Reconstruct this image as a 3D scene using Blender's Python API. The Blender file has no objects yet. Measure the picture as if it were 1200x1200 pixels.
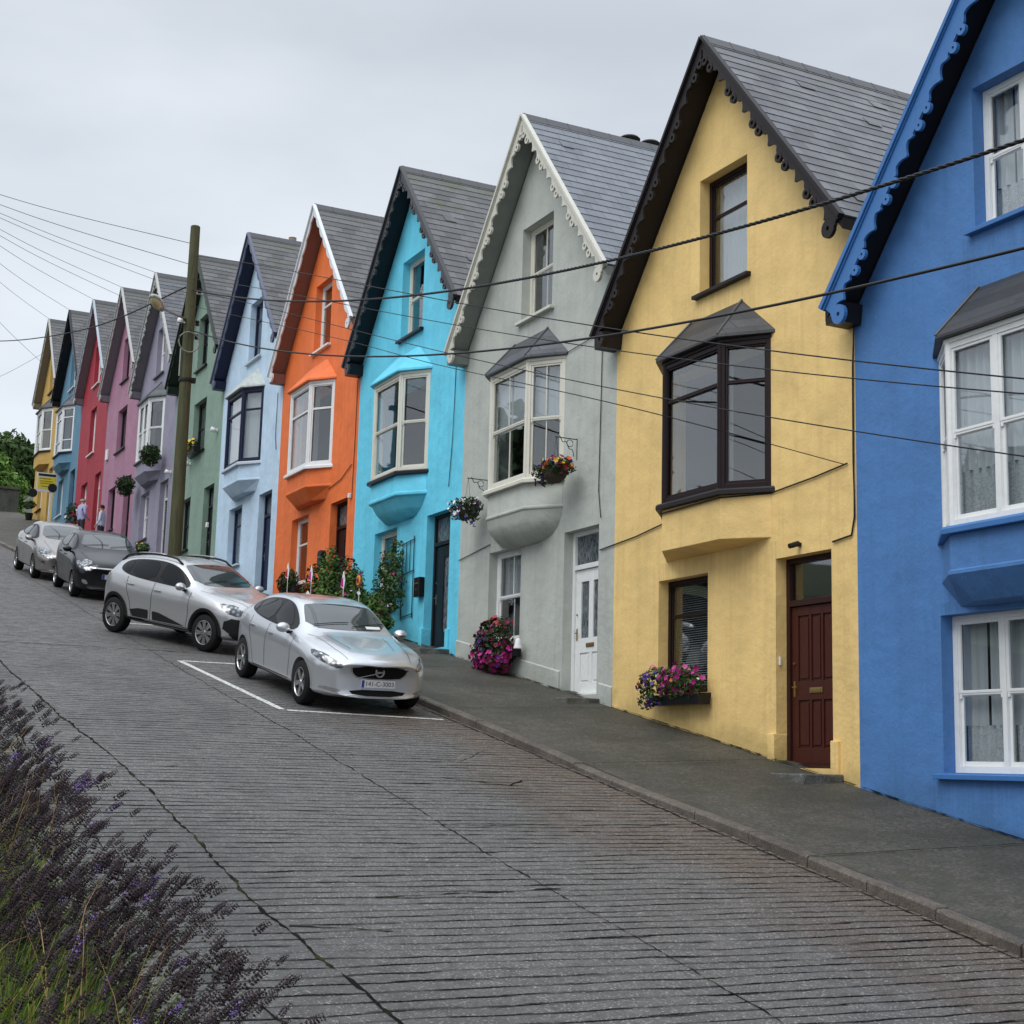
import bpy, bmesh, math, random
import numpy as np
from mathutils import Vector, Matrix, Euler
from mathutils.bvhtree import BVHTree
from mathutils import noise as mnoise
random.seed(7)
R = math.radians
scene = bpy.context.scene
COL = scene.collection

# ------------------------------------------------------------------ camera, world, sun, exposure
cam_data = bpy.data.cameras.new('camera')
cam = bpy.data.objects.new('camera', cam_data); COL.objects.link(cam)
cam_data.sensor_width = 36; cam_data.lens = 52.69; cam_data.clip_start = 0.05; cam_data.clip_end = 3000
cr = Vector((0.8918545, -0.45157013, 0.02607623)); cu = Vector((-0.09874306, -0.13811096, 0.9854822)); cf = Vector((0.44141292, 0.88148158, 0.16776429))
M = Matrix((( cr.x, cu.x, -cf.x, -12.0), (cr.y, cu.y, -cf.y, 0), (cr.z, cu.z, -cf.z, 0), (0, 0, 0, 1)))
cam.matrix_world = M
scene.camera = cam

SUN_EL, SUN_AZ = 52, 250       # azimuth measured clockwise from +Y
world = bpy.data.worlds.new('World'); scene.world = world; world.use_nodes = True
wt = world.node_tree; wt.nodes.clear()
wo = wt.nodes.new('ShaderNodeOutputWorld')
sky = wt.nodes.new('ShaderNodeTexSky'); sky.sky_type = 'NISHITA'; sky.sun_disc = False
sky.sun_elevation = R(SUN_EL); sky.sun_rotation = R(SUN_AZ); sky.dust_density = 3
b1 = wt.nodes.new('ShaderNodeBackground'); b1.inputs[1].default_value = 0.06
wt.links.new(sky.outputs[0], b1.inputs[0])
tc = wt.nodes.new('ShaderNodeTexCoord')
sep = wt.nodes.new('ShaderNodeSeparateXYZ'); wt.links.new(tc.outputs['Generated'], sep.inputs[0])
mp = wt.nodes.new('ShaderNodeMapping'); mp.inputs['Scale'].default_value = (1.6, 1.6, 4.5); wt.links.new(tc.outputs['Generated'], mp.inputs[0])
nz = wt.nodes.new('ShaderNodeTexNoise'); nz.inputs['Scale'].default_value = 1.4; nz.inputs['Detail'].default_value = 5; nz.inputs['Roughness'].default_value = 0.5
wt.links.new(mp.outputs[0], nz.inputs[0])
cr_ = wt.nodes.new('ShaderNodeValToRGB')
cr_.color_ramp.elements[0].position = 0.36; cr_.color_ramp.elements[0].color = (0.50, 0.545, 0.61, 1)
cr_.color_ramp.elements[1].position = 0.62; cr_.color_ramp.elements[1].color = (0.64, 0.685, 0.745, 1)
wt.links.new(nz.outputs[0], cr_.inputs[0])
# overcast sky is brighter overhead: L = 0.9 + 1.1 z
ma = wt.nodes.new('ShaderNodeMath'); ma.operation = 'MULTIPLY_ADD'; ma.inputs[1].default_value = 1.7; ma.inputs[2].default_value = 0.52; ma.use_clamp = False
mx0 = wt.nodes.new('ShaderNodeMath'); mx0.operation = 'MAXIMUM'; mx0.inputs[1].default_value = 0.0
wt.links.new(sep.outputs[2], mx0.inputs[0]); wt.links.new(mx0.outputs[0], ma.inputs[0])
mn0 = wt.nodes.new('ShaderNodeValToRGB'); e_ = mn0.color_ramp.elements
for _ in range(4): e_.new(.5)
for i_, (p_, v_) in enumerate(((0, .470), (.12, .465), (.30, .415), (.46, .375), (.62, .50), (1.0, .95))): e_[i_].position = p_; e_[i_].color = (v_, v_, v_, 1)
m3 = wt.nodes.new('ShaderNodeMath'); m3.operation = 'MULTIPLY'; m3.inputs[1].default_value = 3.0; wt.links.new(mn0.outputs[0], m3.inputs[0])
wt.links.new(sep.outputs[2], mn0.inputs[0])
b2 = wt.nodes.new('ShaderNodeBackground'); wt.links.new(cr_.outputs[0], b2.inputs[0]); wt.links.new(m3.outputs[0], b2.inputs[1])
mix = wt.nodes.new('ShaderNodeMixShader'); mix.inputs[0].default_value = 0.93
wt.links.new(b1.outputs[0], mix.inputs[1]); wt.links.new(b2.outputs[0], mix.inputs[2]); wt.links.new(mix.outputs[0], wo.inputs[0])
wt.nodes.remove(ma); wt.nodes.remove(mx0)

sd = bpy.data.lights.new('sun', 'SUN'); sd.energy = 1.5; sd.angle = R(40); sd.color = (1, 0.98, 0.95)
so = bpy.data.objects.new('sun', sd); COL.objects.link(so)
az = R(SUN_AZ); sdir = Vector((math.sin(az) * math.cos(R(SUN_EL)), math.cos(az) * math.cos(R(SUN_EL)), math.sin(R(SUN_EL))))
so.rotation_euler = sdir.to_track_quat('Z', 'Y').to_euler()
so.location = (-20, -20, 30)
scene.view_settings.view_transform = 'Standard'; scene.view_settings.look = 'None'
scene.view_settings.exposure = 0.12; scene.view_settings.gamma = 1

# ------------------------------------------------------------------ geometry constants of the street
S = 0.1871; B0 = -2.835; HW = 5.87; Y1 = 14.43
def zb(y): return S * y + B0                       # foot of the house fronts
KX = -2.9                                          # kerb line
def zroad(y): return zb(y) - 0.22

# ------------------------------------------------------------------ helpers
def lin(h, k=1.0):
    if isinstance(h, str):
        h = [int(h[i:i + 2], 16) / 255 for i in (0, 2, 4)]
    else: h = [c / 255 for c in h]
    return tuple(min(0.92, k * (c / 12.92 if c <= .04045 else ((c + .055) / 1.055) ** 2.4)) for c in h) + (1,)

MATS = {}
class NT:
    def __init__(s, name):
        s.m = bpy.data.materials.new(name); s.m.use_nodes = True; s.t = s.m.node_tree
        s.b = s.t.nodes['Principled BSDF']
    def n(s, typ, **kw):
        nd = s.t.nodes.new(typ)
        for k, v in kw.items():
            if k in nd.inputs.keys(): nd.inputs[k].default_value = v
            else: setattr(nd, k, v)
        return nd
    def l(s, a, b): s.t.links.new(a, b)
    def coord(s, scale=(1, 1, 1), kind='Object'):
        t = s.n('ShaderNodeTexCoord'); m = s.n('ShaderNodeMapping'); m.inputs['Scale'].default_value = scale
        s.l(t.outputs[kind], m.inputs[0]); return m.outputs[0]
    def noise(s, vec, scale, detail=4, rough=.55, dist=0.0):
        t = s.n('ShaderNodeTexNoise'); t.inputs['Scale'].default_value = scale; t.inputs['Detail'].default_value = detail
        t.inputs['Roughness'].default_value = rough; t.inputs['Distortion'].default_value = dist
        s.l(vec, t.inputs['Vector']); return t.outputs['Fac']
    def ramp(s, fac, stops):
        r = s.n('ShaderNodeValToRGB'); e = r.color_ramp.elements
        while len(e) < len(stops): e.new(0.5)
        for i, (p, c) in enumerate(stops):
            e[i].position = p; e[i].color = c if len(c) == 4 else tuple(c) + (1,)
        s.l(fac, r.inputs[0]); return r.outputs[0]
    def mix(s, fac, a, b, mode='MIX'):
        m = s.n('ShaderNodeMix', data_type='RGBA', blend_type=mode)
        for idx, x in ((0, fac), (6, a), (7, b)):
            if isinstance(x, (int, float)): m.inputs[idx].default_value = x
            elif isinstance(x, tuple): m.inputs[idx].default_value = x
            else: s.l(x, m.inputs[idx])
        return m.outputs[2]
    def math(s, op, a, b=0.0, c=0.0, clamp=False):
        m = s.n('ShaderNodeMath', operation=op); m.use_clamp = clamp
        for i, x in enumerate((a, b, c)):
            if isinstance(x, (int, float)): m.inputs[i].default_value = x
            else: s.l(x, m.inputs[i])
        return m.outputs[0]
    def bump(s, h, strength=.3, dist=.01, prev=None):
        b = s.n('ShaderNodeBump'); b.inputs['Strength'].default_value = strength; b.inputs['Distance'].default_value = dist
        s.l(h, b.inputs['Height'])
        if prev is not None: s.l(prev, b.inputs['Normal'])
        return b.outputs[0]
    def set(s, col=None, rough=None, metal=None, normal=None, **kw):
        for key, v in (('Base Color', col), ('Roughness', rough), ('Metallic', metal), ('Normal', normal)):
            if v is None: continue
            if isinstance(v, (int, float, tuple)): s.b.inputs[key].default_value = v
            else: s.l(v, s.b.inputs[key])
        for k, v in kw.items(): s.b.inputs[k].default_value = v
        return s.m

def g(v): return (v, v, v, 1)
def mulc(c, k): return (c[0] * k, c[1] * k, c[2] * k, 1)

def m_plaster(name, c, moss=0.5, sills=()):
    t = NT(name); v = t.coord()
    n1 = t.noise(v, 1.1, 5, .6); n2 = t.noise(v, 26, 4, .6)
    st = t.noise(t.coord((1, 3.6, .28)), 1.7, 6, .66)
    col = t.mix(t.ramp(n1, [(.3, g(0)), (.7, g(1))]), mulc(c, .84), mulc(c, 1.06))
    col = t.mix(t.math('MULTIPLY', t.ramp(st, [(.50, g(0)), (.76, g(1))]), .42), col, mulc(c, .60))       # rain streaks
    sp = t.n('ShaderNodeSeparateXYZ'); t.l(t.coord(), sp.inputs[0])
    run = t.noise(t.coord((1, 9, .35)), 2.2, 5, .7)
    for (a_, b_, vt) in sills:      # grime washed down from the ends and edge of each sill
        q1 = t.math('SUBTRACT', vt, sp.outputs[2]); dn = t.math('MULTIPLY', t.math('GREATER_THAN', q1, 0.0), t.ramp(q1, [(0, g(1)), (.85, g(0))]))
        mid_, hw_ = (a_ + b_) / 2, (b_ - a_) / 2
        d_ = t.math('ABSOLUTE', t.math('SUBTRACT', sp.outputs[1], mid_)); e_ = t.math('SUBTRACT', 1.0, t.math('MULTIPLY', t.math('ABSOLUTE', t.math('SUBTRACT', d_, hw_)), 5.0), clamp=True)
        ins = t.math('MULTIPLY', t.math('LESS_THAN', d_, hw_), .45)
        k_ = t.math('MULTIPLY', t.math('MULTIPLY', dn, t.math('MAXIMUM', e_, ins)), t.ramp(run, [(.42, g(0)), (.62, g(.55))]))
        col = t.mix(k_, col, mulc(c, .42))
    # damp dirt along the foot, which slopes with the hill
    h = t.math('SUBTRACT', sp.outputs[2], t.math('MULTIPLY', sp.outputs[1], S))
    d = t.math('ADD', t.math('MULTIPLY', h, 2.2), t.math('MULTIPLY', t.math('SUBTRACT', n1, .5), 3.0))
    dirt = t.math('MULTIPLY', t.ramp(d, [(0.0, g(1)), (.55, g(0))]), moss)
    col = t.mix(dirt, col, (c[0] * .45 + .01, c[1] * .47 + .012, c[2] * .42 + .006, 1))
    ch = t.noise(v, 7.5, 6, .7)
    col = t.mix(t.math('MULTIPLY', t.ramp(ch, [(.66, g(0)), (.70, g(1))]), .25), col, mulc(c, .55))
    bp = t.bump(n2, .4, .006); bp = t.bump(t.noise(v, 4.5, 5, .6), .7, .025, bp)
    return t.set(col, t.ramp(n2, [(.3, g(.55)), (.7, g(.78))]), normal=bp)
def m_paint(name, c, rough=.42, bump=.15, dirt=.25):
    t = NT(name); v = t.coord()
    n = t.noise(v, 9, 5, .65)
    col = t.mix(t.math('MULTIPLY', t.ramp(n, [(.48, g(0)), (.72, g(1))]), dirt), c, mulc(c, .55))
    dark = max(c[:3]) < .08
    return t.set(col, rough, normal=t.bump(t.noise(v, 45, 3), bump, .003), **({'Specular IOR Level': .22} if dark else {}))
def m_slate(name, c, moss=.3, row=.2235, w=.34, contrast=1.0):
    t = NT(name)
    sp = t.n('ShaderNodeSeparateXYZ'); t.l(t.coord(), sp.inputs[0])
    ss = t.math('MULTIPLY', t.math('SUBTRACT', 10.85, sp.outputs[2]), 1 / math.sin(math.atan(1.214)))
    cb = t.n('ShaderNodeCombineXYZ'); t.l(sp.outputs[0], cb.inputs[0]); t.l(ss, cb.inputs[1])
    br = t.n('ShaderNodeTexBrick'); t.l(cb.outputs[0], br.inputs[0])
    br.inputs['Scale'].default_value = 1; br.inputs['Brick Width'].default_value = w; br.inputs['Row Height'].default_value = row
    br.inputs['Mortar Size'].default_value = .007; br.inputs['Mortar Smooth'].default_value = .1; br.inputs['Bias'].default_value = 0
    br.inputs['Color1'].default_value = mulc(c, 1 - .45 * contrast); br.inputs['Color2'].default_value = mulc(c, 1 + .55 * contrast); br.inputs['Mortar'].default_value = mulc(c, .25)
    v = t.coord()
    n1 = t.noise(v, 1.3, 5, .6); n2 = t.noise(v, 22, 4, .7)
    col = t.mix(.30, br.outputs[0], t.ramp(n2, [(.3, mulc(c, .6)), (.7, mulc(c, 1.3))]))
    top = t.math('MULTIPLY_ADD', ss, -.18, .38)     # more moss near the ridge
    col = t.mix(t.math('MULTIPLY', t.ramp(t.noise(t.coord((1, 1, 1.2)), 3.0, 6, .75), [(.45, g(0)), (.7, g(1))]), .55 * min(1, contrast)), col, mulc(c, .42))
    mm = t.math('ADD', t.math('MULTIPLY', t.math('ADD', t.noise(v, 2.4, 6, .7), -.5), 2.6), top)
    mf = t.math('MULTIPLY', t.ramp(mm, [(.18, g(0)), (.6, g(1))]), moss)
    col = t.mix(mf, col, (.05, .055, .018, 1))
    lich = t.ramp(t.noise(v, 33, 3, .6), [(.68, g(0)), (.72, g(1))])
    col = t.mix(t.math('MULTIPLY', lich, .35), col, (.25, .26, .22, 1))
    return t.set(col, t.ramp(n1, [(.3, g(.36)), (.7, g(.55))]), normal=t.bump(n2, .3, .006, t.bump(br.outputs['Fac'], -.5, .008)))
def m_glass(name, tint=(.92, .95, .96, 1)):
    t = NT(name); t.t.nodes.remove(t.b)
    out = [n for n in t.t.nodes if n.type == 'OUTPUT_MATERIAL'][0]
    tr = t.n('ShaderNodeBsdfTransparent'); tr.inputs[0].default_value = tint
    gl = t.n('ShaderNodeBsdfGlossy'); gl.inputs['Roughness'].default_value = .015
    ge = t.n('ShaderNodeNewGeometry'); vm = t.n('ShaderNodeVectorMath', operation='DOT_PRODUCT'); t.l(ge.outputs['Incoming'], vm.inputs[0]); t.l(ge.outputs['Normal'], vm.inputs[1])
    f2 = t.math('MULTIPLY_ADD', t.math('POWER', t.math('SUBTRACT', 1.0, t.math('ABSOLUTE', vm.outputs['Value'])), 4.0), .88, .12, clamp=True)
    bp = t.bump(t.noise(t.coord(), .9, 1), .25, .02); t.l(bp, gl.inputs['Normal'])
    m = t.n('ShaderNodeMixShader'); t.l(f2, m.inputs[0]); t.l(tr.outputs[0], m.inputs[1]); t.l(gl.outputs[0], m.inputs[2]); t.l(m.outputs[0], out.inputs[0])
    return t.m
def m_curtain(name, c, lace=False):
    t = NT(name); t.t.nodes.remove(t.b)
    out = [n for n in t.t.nodes if n.type == 'OUTPUT_MATERIAL'][0]
    d = t.n('ShaderNodeBsdfDiffuse'); d.inputs[0].default_value = c
    tl = t.n('ShaderNodeBsdfTranslucent'); tl.inputs[0].default_value = c
    m = t.n('ShaderNodeMixShader'); m.inputs[0].default_value = .35; t.l(d.outputs[0], m.inputs[1]); t.l(tl.outputs[0], m.inputs[2])
    tp = t.n('ShaderNodeBsdfTransparent'); m2 = t.n('ShaderNodeMixShader')
    if lace:
        vo = t.n('ShaderNodeTexVoronoi', feature='DISTANCE_TO_EDGE'); vo.inputs['Scale'].default_value = 30; t.l(t.mix(.12, t.coord(), t.n('ShaderNodeTexNoise', Scale=7.0).outputs['Color']), vo.inputs['Vector'])
        wv = t.noise(t.coord(), 9, 3)
        f = t.ramp(t.math('ADD', vo.outputs[0], t.math('MULTIPLY', t.math('SUBTRACT', wv, .5), .25)), [(.05, g(.02)), (.2, g(.32))])
        t.l(f, m2.inputs[0])
    else: m2.inputs[0].default_value = .06
    t.l(m.outputs[0], m2.inputs[1]); t.l(tp.outputs[0], m2.inputs[2]); t.l(m2.outputs[0], out.inputs[0])
    return t.m
def m_plain(name, c, rough=.5, metal=0.0, **kw):
    t = NT(name); v = t.coord()
    col = t.mix(t.math('MULTIPLY', t.noise(v, 14, 4), .35), c, mulc(c, .6))
    if max(c[:3]) < .03 and metal < .1 and not kw: kw = {'Specular IOR Level': .2}
    return t.set(col, rough, metal, **kw)
def m_leaf(name, c1, c2, scale=9):
    t = NT(name); v = t.coord()
    n = t.noise(v, scale, 2, .5)
    col = t.ramp(n, [(.32, c1), (.68, c2)])
    t.set(col, .6, **{'Specular IOR Level': .15})
    t.b.inputs['Subsurface Weight'].default_value = 0
    return t.m

def tag(o, label=None, cat=None, group=None, kind=None):
    if label: o['label'] = label
    if cat: o['category'] = cat
    if group: o['group'] = group
    if kind: o['kind'] = kind
    return o
def empty(name, loc=(0, 0, 0), label=None, cat=None, group=None, mat=None):
    o = bpy.data.objects.new(name, None); COL.objects.link(o); o.empty_display_size = .3
    if mat is not None: o.matrix_world = mat
    else: o.location = loc
    return tag(o, label, cat, group)

class MB:
    def __init__(s, T=None): s.v = []; s.f = []; s.mi = []; s.cur = 0; s.T = T
    def add(s, vs, fs, mi=None):
        o = len(s.v)
        if s.T is not None: vs = [s.T @ Vector(p) for p in vs]
        s.v += [tuple(p) for p in vs]; s.f += [tuple(i + o for i in f) for f in fs]; s.mi += [s.cur if mi is None else mi] * len(fs)
        return s
    def box(s, x0, x1, y0, y1, z0, z1):
        return s.add([(x0, y0, z0), (x1, y0, z0), (x1, y1, z0), (x0, y1, z0), (x0, y0, z1), (x1, y0, z1), (x1, y1, z1), (x0, y1, z1)],
              [(0, 3, 2, 1), (4, 5, 6, 7), (0, 1, 5, 4), (1, 2, 6, 5), (2, 3, 7, 6), (3, 0, 4, 7)])
    def prism(s, pts, d0, d1, axis='x'):
        """extrude 2D polygon pts along an axis from d0 to d1; pts are the two other axes in cyclic order"""
        n = len(pts)
        def P(p, d): return (d, p[0], p[1]) if axis == 'x' else ((p[0], d, p[1]) if axis == 'y' else (p[0], p[1], d))
        vs = [P(p, d0) for p in pts] + [P(p, d1) for p in pts]
        return s.add(vs, [tuple(range(n)), tuple(range(2 * n - 1, n - 1, -1))] + [(i, i + n, (i + 1) % n + n, (i + 1) % n) for i in range(n)])
    def ring(s, cx, cy, r0, r1, d0, d1, axis='x', n=12):
        vs = []
        def P(a, b, d): return (d, a, b) if axis == 'x' else ((a, d, b) if axis == 'y' else (a, b, d))
        for d in (d0, d1):
            for r in (r0, r1):
                for i in range(n):
                    t = 2 * math.pi * i / n; vs.append(P(cx + r * math.cos(t), cy + r * math.sin(t), d))
        fs = []
        for i in range(n):
            j = (i + 1) % n
            fs += [(i, j, n + j, n + i), (2 * n + i, 3 * n + i, 3 * n + j, 2 * n + j), (n + i, n + j, 3 * n + j, 3 * n + i), (i, 2 * n + i, 2 * n + j, j)]
        return s.add(vs, fs)
    def tube(s, pts, r, n=8, caps=True):
        pts = [Vector(p) for p in pts]; rs = r if isinstance(r, (list, tuple)) else [r] * len(pts)
        vs = []; fs = []
        for i, p in enumerate(pts):
            d = (pts[min(i + 1, len(pts) - 1)] - pts[max(i - 1, 0)]).normalized()
            a = d.cross(Vector((0, 0, 1)))
            if a.length < .05: a = d.cross(Vector((1, 0, 0)))
            a.normalize(); b = d.cross(a)
            for k in range(n):
                t = 2 * math.pi * k / n; vs.append(p + a * (rs[i] * math.cos(t)) + b * (rs[i] * math.sin(t)))
        for i in range(len(pts) - 1):
            for k in range(n):
                j = (k + 1) % n; fs.append((i * n + k, i * n + j, (i + 1) * n + j, (i + 1) * n + k))
        if caps: fs += [tuple(range(n - 1, -1, -1)), tuple((len(pts) - 1) * n + k for k in range(n))]
        return s.add(vs, fs)
    def lathe(s, prof, axis='y', n=24, c=(0, 0, 0)):
        vs = []; fs = []
        for (r, h) in prof:
            for k in range(n):
                t = 2 * math.pi * k / n; a, b = r * math.cos(t), r * math.sin(t)
                p = (a, h, b) if axis == 'y' else ((a, b, h) if axis == 'z' else (h, a, b)); vs.append((p[0] + c[0], p[1] + c[1], p[2] + c[2]))
        for i in range(len(prof) - 1):
            for k in range(n):
                j = (k + 1) % n; fs.append((i * n + k, i * n + j, (i + 1) * n + j, (i + 1) * n + k))
        return s.add(vs, fs)
    def obj(s, name, mat, parent=None, smooth=False, bevel=0, label=None, fix=True):
        me = bpy.data.meshes.new(name); me.from_pydata(s.v, [], s.f)
        mats = mat if isinstance(mat, (list, tuple)) else [mat]
        for m in mats: me.materials.append(m)
        if len(mats) > 1: me.polygons.foreach_set('material_index', s.mi)
        if fix:
            bm = bmesh.new(); bm.from_mesh(me); bmesh.ops.recalc_face_normals(bm, faces=bm.faces); bm.to_mesh(me); bm.free()
        if smooth: me.polygons.foreach_set('use_smooth', [True] * len(me.polygons))
        me.update()
        o = bpy.data.objects.new(name, me); COL.objects.link(o)
        if parent is not None: o.parent = parent
        if bevel:
            b = o.modifiers.new('bevel', 'BEVEL'); b.width = bevel; b.segments = 2; b.limit_method = 'ANGLE'; b.angle_limit = R(40)
        if label: o['label'] = label
        return o
def npobj(name, V, F, mat, parent=None, mi=None, smooth=False):
    """V (n,3), F (m,k) uniform faces through numpy, fast"""
    me = bpy.data.meshes.new(name); V = np.asarray(V, dtype=np.float32); F = np.asarray(F, dtype=np.int32); k = F.shape[1]
    me.vertices.add(len(V)); me.vertices.foreach_set('co', V.ravel())
    me.loops.add(F.size); me.loops.foreach_set('vertex_index', F.ravel())
    me.polygons.add(len(F)); me.polygons.foreach_set('loop_start', np.arange(0, F.size, k, dtype=np.int32))
    for m in (mat if isinstance(mat, (list, tuple)) else [mat]): me.materials.append(m)
    if mi is not None: me.polygons.foreach_set('material_index', np.asarray(mi, dtype=np.int32))
    if smooth: me.polygons.foreach_set('use_smooth', np.ones(len(F), dtype=bool))
    me.update(calc_edges=True); me.validate()
    o = bpy.data.objects.new(name, me); COL.objects.link(o)
    if parent is not None: o.parent = parent
    return o

# ------------------------------------------------------------------ shared materials
def road_mat():
    t = NT('grooved wet concrete')
    tcn = t.n('ShaderNodeTexCoord'); sp = t.n('ShaderNodeSeparateXYZ'); t.l(tcn.outputs['Object'], sp.inputs[0])
    v = t.coord()
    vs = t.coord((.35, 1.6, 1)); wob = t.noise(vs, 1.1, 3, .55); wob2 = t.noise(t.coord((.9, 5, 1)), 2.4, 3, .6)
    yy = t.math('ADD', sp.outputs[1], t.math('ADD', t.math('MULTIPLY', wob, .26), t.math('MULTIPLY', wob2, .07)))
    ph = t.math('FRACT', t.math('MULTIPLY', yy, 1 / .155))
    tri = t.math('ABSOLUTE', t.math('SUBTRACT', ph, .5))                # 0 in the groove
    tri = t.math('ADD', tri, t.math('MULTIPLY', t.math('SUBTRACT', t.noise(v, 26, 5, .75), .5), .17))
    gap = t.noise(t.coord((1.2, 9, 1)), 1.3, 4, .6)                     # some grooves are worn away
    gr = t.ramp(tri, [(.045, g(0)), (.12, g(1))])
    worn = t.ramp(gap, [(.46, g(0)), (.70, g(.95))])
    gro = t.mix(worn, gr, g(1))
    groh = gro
    fine = t.noise(v, 60, 4, .8); med = t.noise(v, 5.5, 6, .65); big = t.noise(t.coord((.8, .22, 1)), .7, 5, .6)
    side = t.math('ADD', t.math('MULTIPLY', t.math('ADD', sp.outputs[0], 5.9), .35), t.math('MULTIPLY', t.math('SUBTRACT', big, .5), 2.2))
    sidef = t.ramp(side, [(.35, g(0)), (.75, g(1))])
    base = t.mix(sidef, (.140, .134, .130, 1), (.138, .100, .074, 1))
    base = t.mix(t.ramp(t.noise(v, 24, 5, .8), [(.36, g(.6)), (.60, g(0))]), base, (.045, .042, .040, 1))
    base = t.mix(t.ramp(med, [(.3, g(0)), (.72, g(1))]), base, t.mix(1.0, base, g(.62), 'MULTIPLY'))
    base = t.mix(t.math('MULTIPLY', t.ramp(t.noise(v, 52, 2, .5), [(.60, g(0)), (.66, g(1))]), .7), base, (.42, .41, .38, 1))   # aggregate
    base = t.mix(t.math('MULTIPLY', t.ramp(big, [(.48, g(0)), (.72, g(1))]), .55), base, (.035, .035, .036, 1))       # tyre-dark, damp
    mo = t.ramp(t.noise(v, 2.3, 6, .75), [(.64, g(0)), (.70, g(1))])
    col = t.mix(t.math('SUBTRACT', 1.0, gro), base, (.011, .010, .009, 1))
    col = t.mix(t.math('MULTIPLY', mo, .25), col, (.035, .045, .015, 1))
    rough = t.mix(t.ramp(med, [(.35, g(0)), (.65, g(1))]), g(.42), g(.72))
    t.l(t.math('MULTIPLY', gro, .5), t.b.inputs['Specular IOR Level'])
    h = t.math('ADD', t.math('MULTIPLY', groh, 1.0), t.math('MULTIPLY', fine, .5))
    return t.set(col, rough, normal=t.bump(h, 1.0, .02, t.bump(med, .35, .02)))
def ground_mat(name, c1, c2, rough=.75, sc=1.0, moss=.3):
    t = NT(name); v = t.coord()
    n1 = t.noise(v, .9 * sc, 6, .65); n2 = t.noise(v, 30 * sc, 5, .85); n3 = t.noise(v, 5 * sc, 6, .75)
    col = t.ramp(n1, [(.38, c1), (.60, c2)])
    col = t.mix(t.math('MULTIPLY', t.ramp(n2, [(.42, g(1)), (.50, g(0))]), .75), col, mulc(c1, .35))
    col = t.mix(t.math('MULTIPLY', t.ramp(n2, [(.57, g(0)), (.63, g(1))]), .55), col, mulc(c2, 2.2))
    col = t.mix(t.math('MULTIPLY', t.ramp(n3, [(.44, g(0)), (.60, g(1))]), moss), col, (.032, .036, .017, 1))
    return t.set(col, rough, normal=t.bump(n2, .9, .012, t.bump(n3, .4, .02)))
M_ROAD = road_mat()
M_PAVE = ground_mat('mossy pavement asphalt', (.040, .038, .030, 1), (.088, .078, .064, 1), .7, .8, .6)
M_KERB = ground_mat('kerb stone', (.085, .070, .058, 1), (.17, .14, .115, 1), .6, 2.0, .35)
M_STEP = ground_mat('step stone', (.07, .07, .062, 1), (.19, .19, .18, 1), .6, 2.0, .4)
M_GRASSG = ground_mat('grassy ground', (.03, .045, .015, 1), (.06, .08, .03, 1), .9, 1.0, .3)
M_STONE = ground_mat('dark rubble wall', (.04, .042, .038, 1), (.10, .10, .09, 1), .8, 3.0, .4)
M_LINE = (lambda t: t.set(t.mix(t.ramp(t.noise(t.coord(), 22, 5, .75), [(.50, g(0)), (.62, g(1))]), (.62, .62, .58, 1), (.16, .155, .14, 1)), .55))(NT('worn white line paint'))
M_CRACK = (lambda t: t.set(t.ramp(t.noise(t.coord(), 2.2, 4, .7), [(.5, (.007, .007, .006, 1)), (.66, (.030, .038, .012, 1))]), .95, **{'Specular IOR Level': .1}))(NT('crack dirt and moss'))
M_GLASS = m_glass('window glass')
M_DARK = m_plain('dark interior', (.05, .046, .042, 1), .9)
M_NET = m_curtain('net curtain', (.90, .91, .92, 1))
M_LACE = m_curtain('lace curtain', (.90, .91, .92, 1), True)
M_DRAPE = m_curtain('pale drape', (.42, .42, .39, 1))
M_BLIND = m_plain('blind slats', (.62, .66, .66, 1), .5)
M_WHITE = m_paint('white joinery paint', (.78, .79, .78, 1), .38, .1, .2)
M_CREAM = m_paint('cream joinery paint', (.66, .64, .55, 1), .4, .1, .2)
M_BLACK = m_paint('black paint', (.012, .012, .014, 1), .3, .1, .1)
M_BROWN = m_paint('dark brown joinery', (.014, .006, .007, 1), .4, .1, .2)
M_NAVY = m_paint('navy paint', (.012, .016, .045, 1), .35, .1, .2)
M_GREEND = m_paint('dark green paint', (.018, .028, .020, 1), .4, .1, .2)
M_METAL = m_plain('dull steel', (.35, .35, .34, 1), .4, .9)
M_BRASS = m_plain('aged brass', (.42, .30, .12, 1), .35, .9)
M_CABLE = m_plain('black cable', (.016, .016, .017, 1), .5)
M_LEAF = m_leaf('leaf green', (.020, .045, .012, 1), (.075, .13, .035, 1))
M_LEAFD = m_leaf('leaf dark green', (.012, .028, .010, 1), (.040, .072, .022, 1), 3)
M_LEAFY = m_leaf('leaf yellow green', (.06, .10, .02, 1), (.16, .22, .05, 1))
M_BARK = m_plain('bark', (.06, .045, .035, 1), .9)
M_SOIL = m_plain('dark soil', (.02, .015, .012, 1), .95)
def fl(name, h, k=1.0): return m_plain('petal ' + name, lin(h, k), .5)
F_MAG = fl('magenta', 'b01480'); F_PUR = fl('purple', '4a2080'); F_PINK = fl('pink', 'd070a8'); F_RED = fl('red', 'b02020'); F_YEL = fl('yellow', 'e0c030')
F_WHITE = fl('white', 'e8e8ea'); F_ORG = fl('orange', 'c8561c'); F_MAR = fl('maroon', '7a1040')

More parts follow.
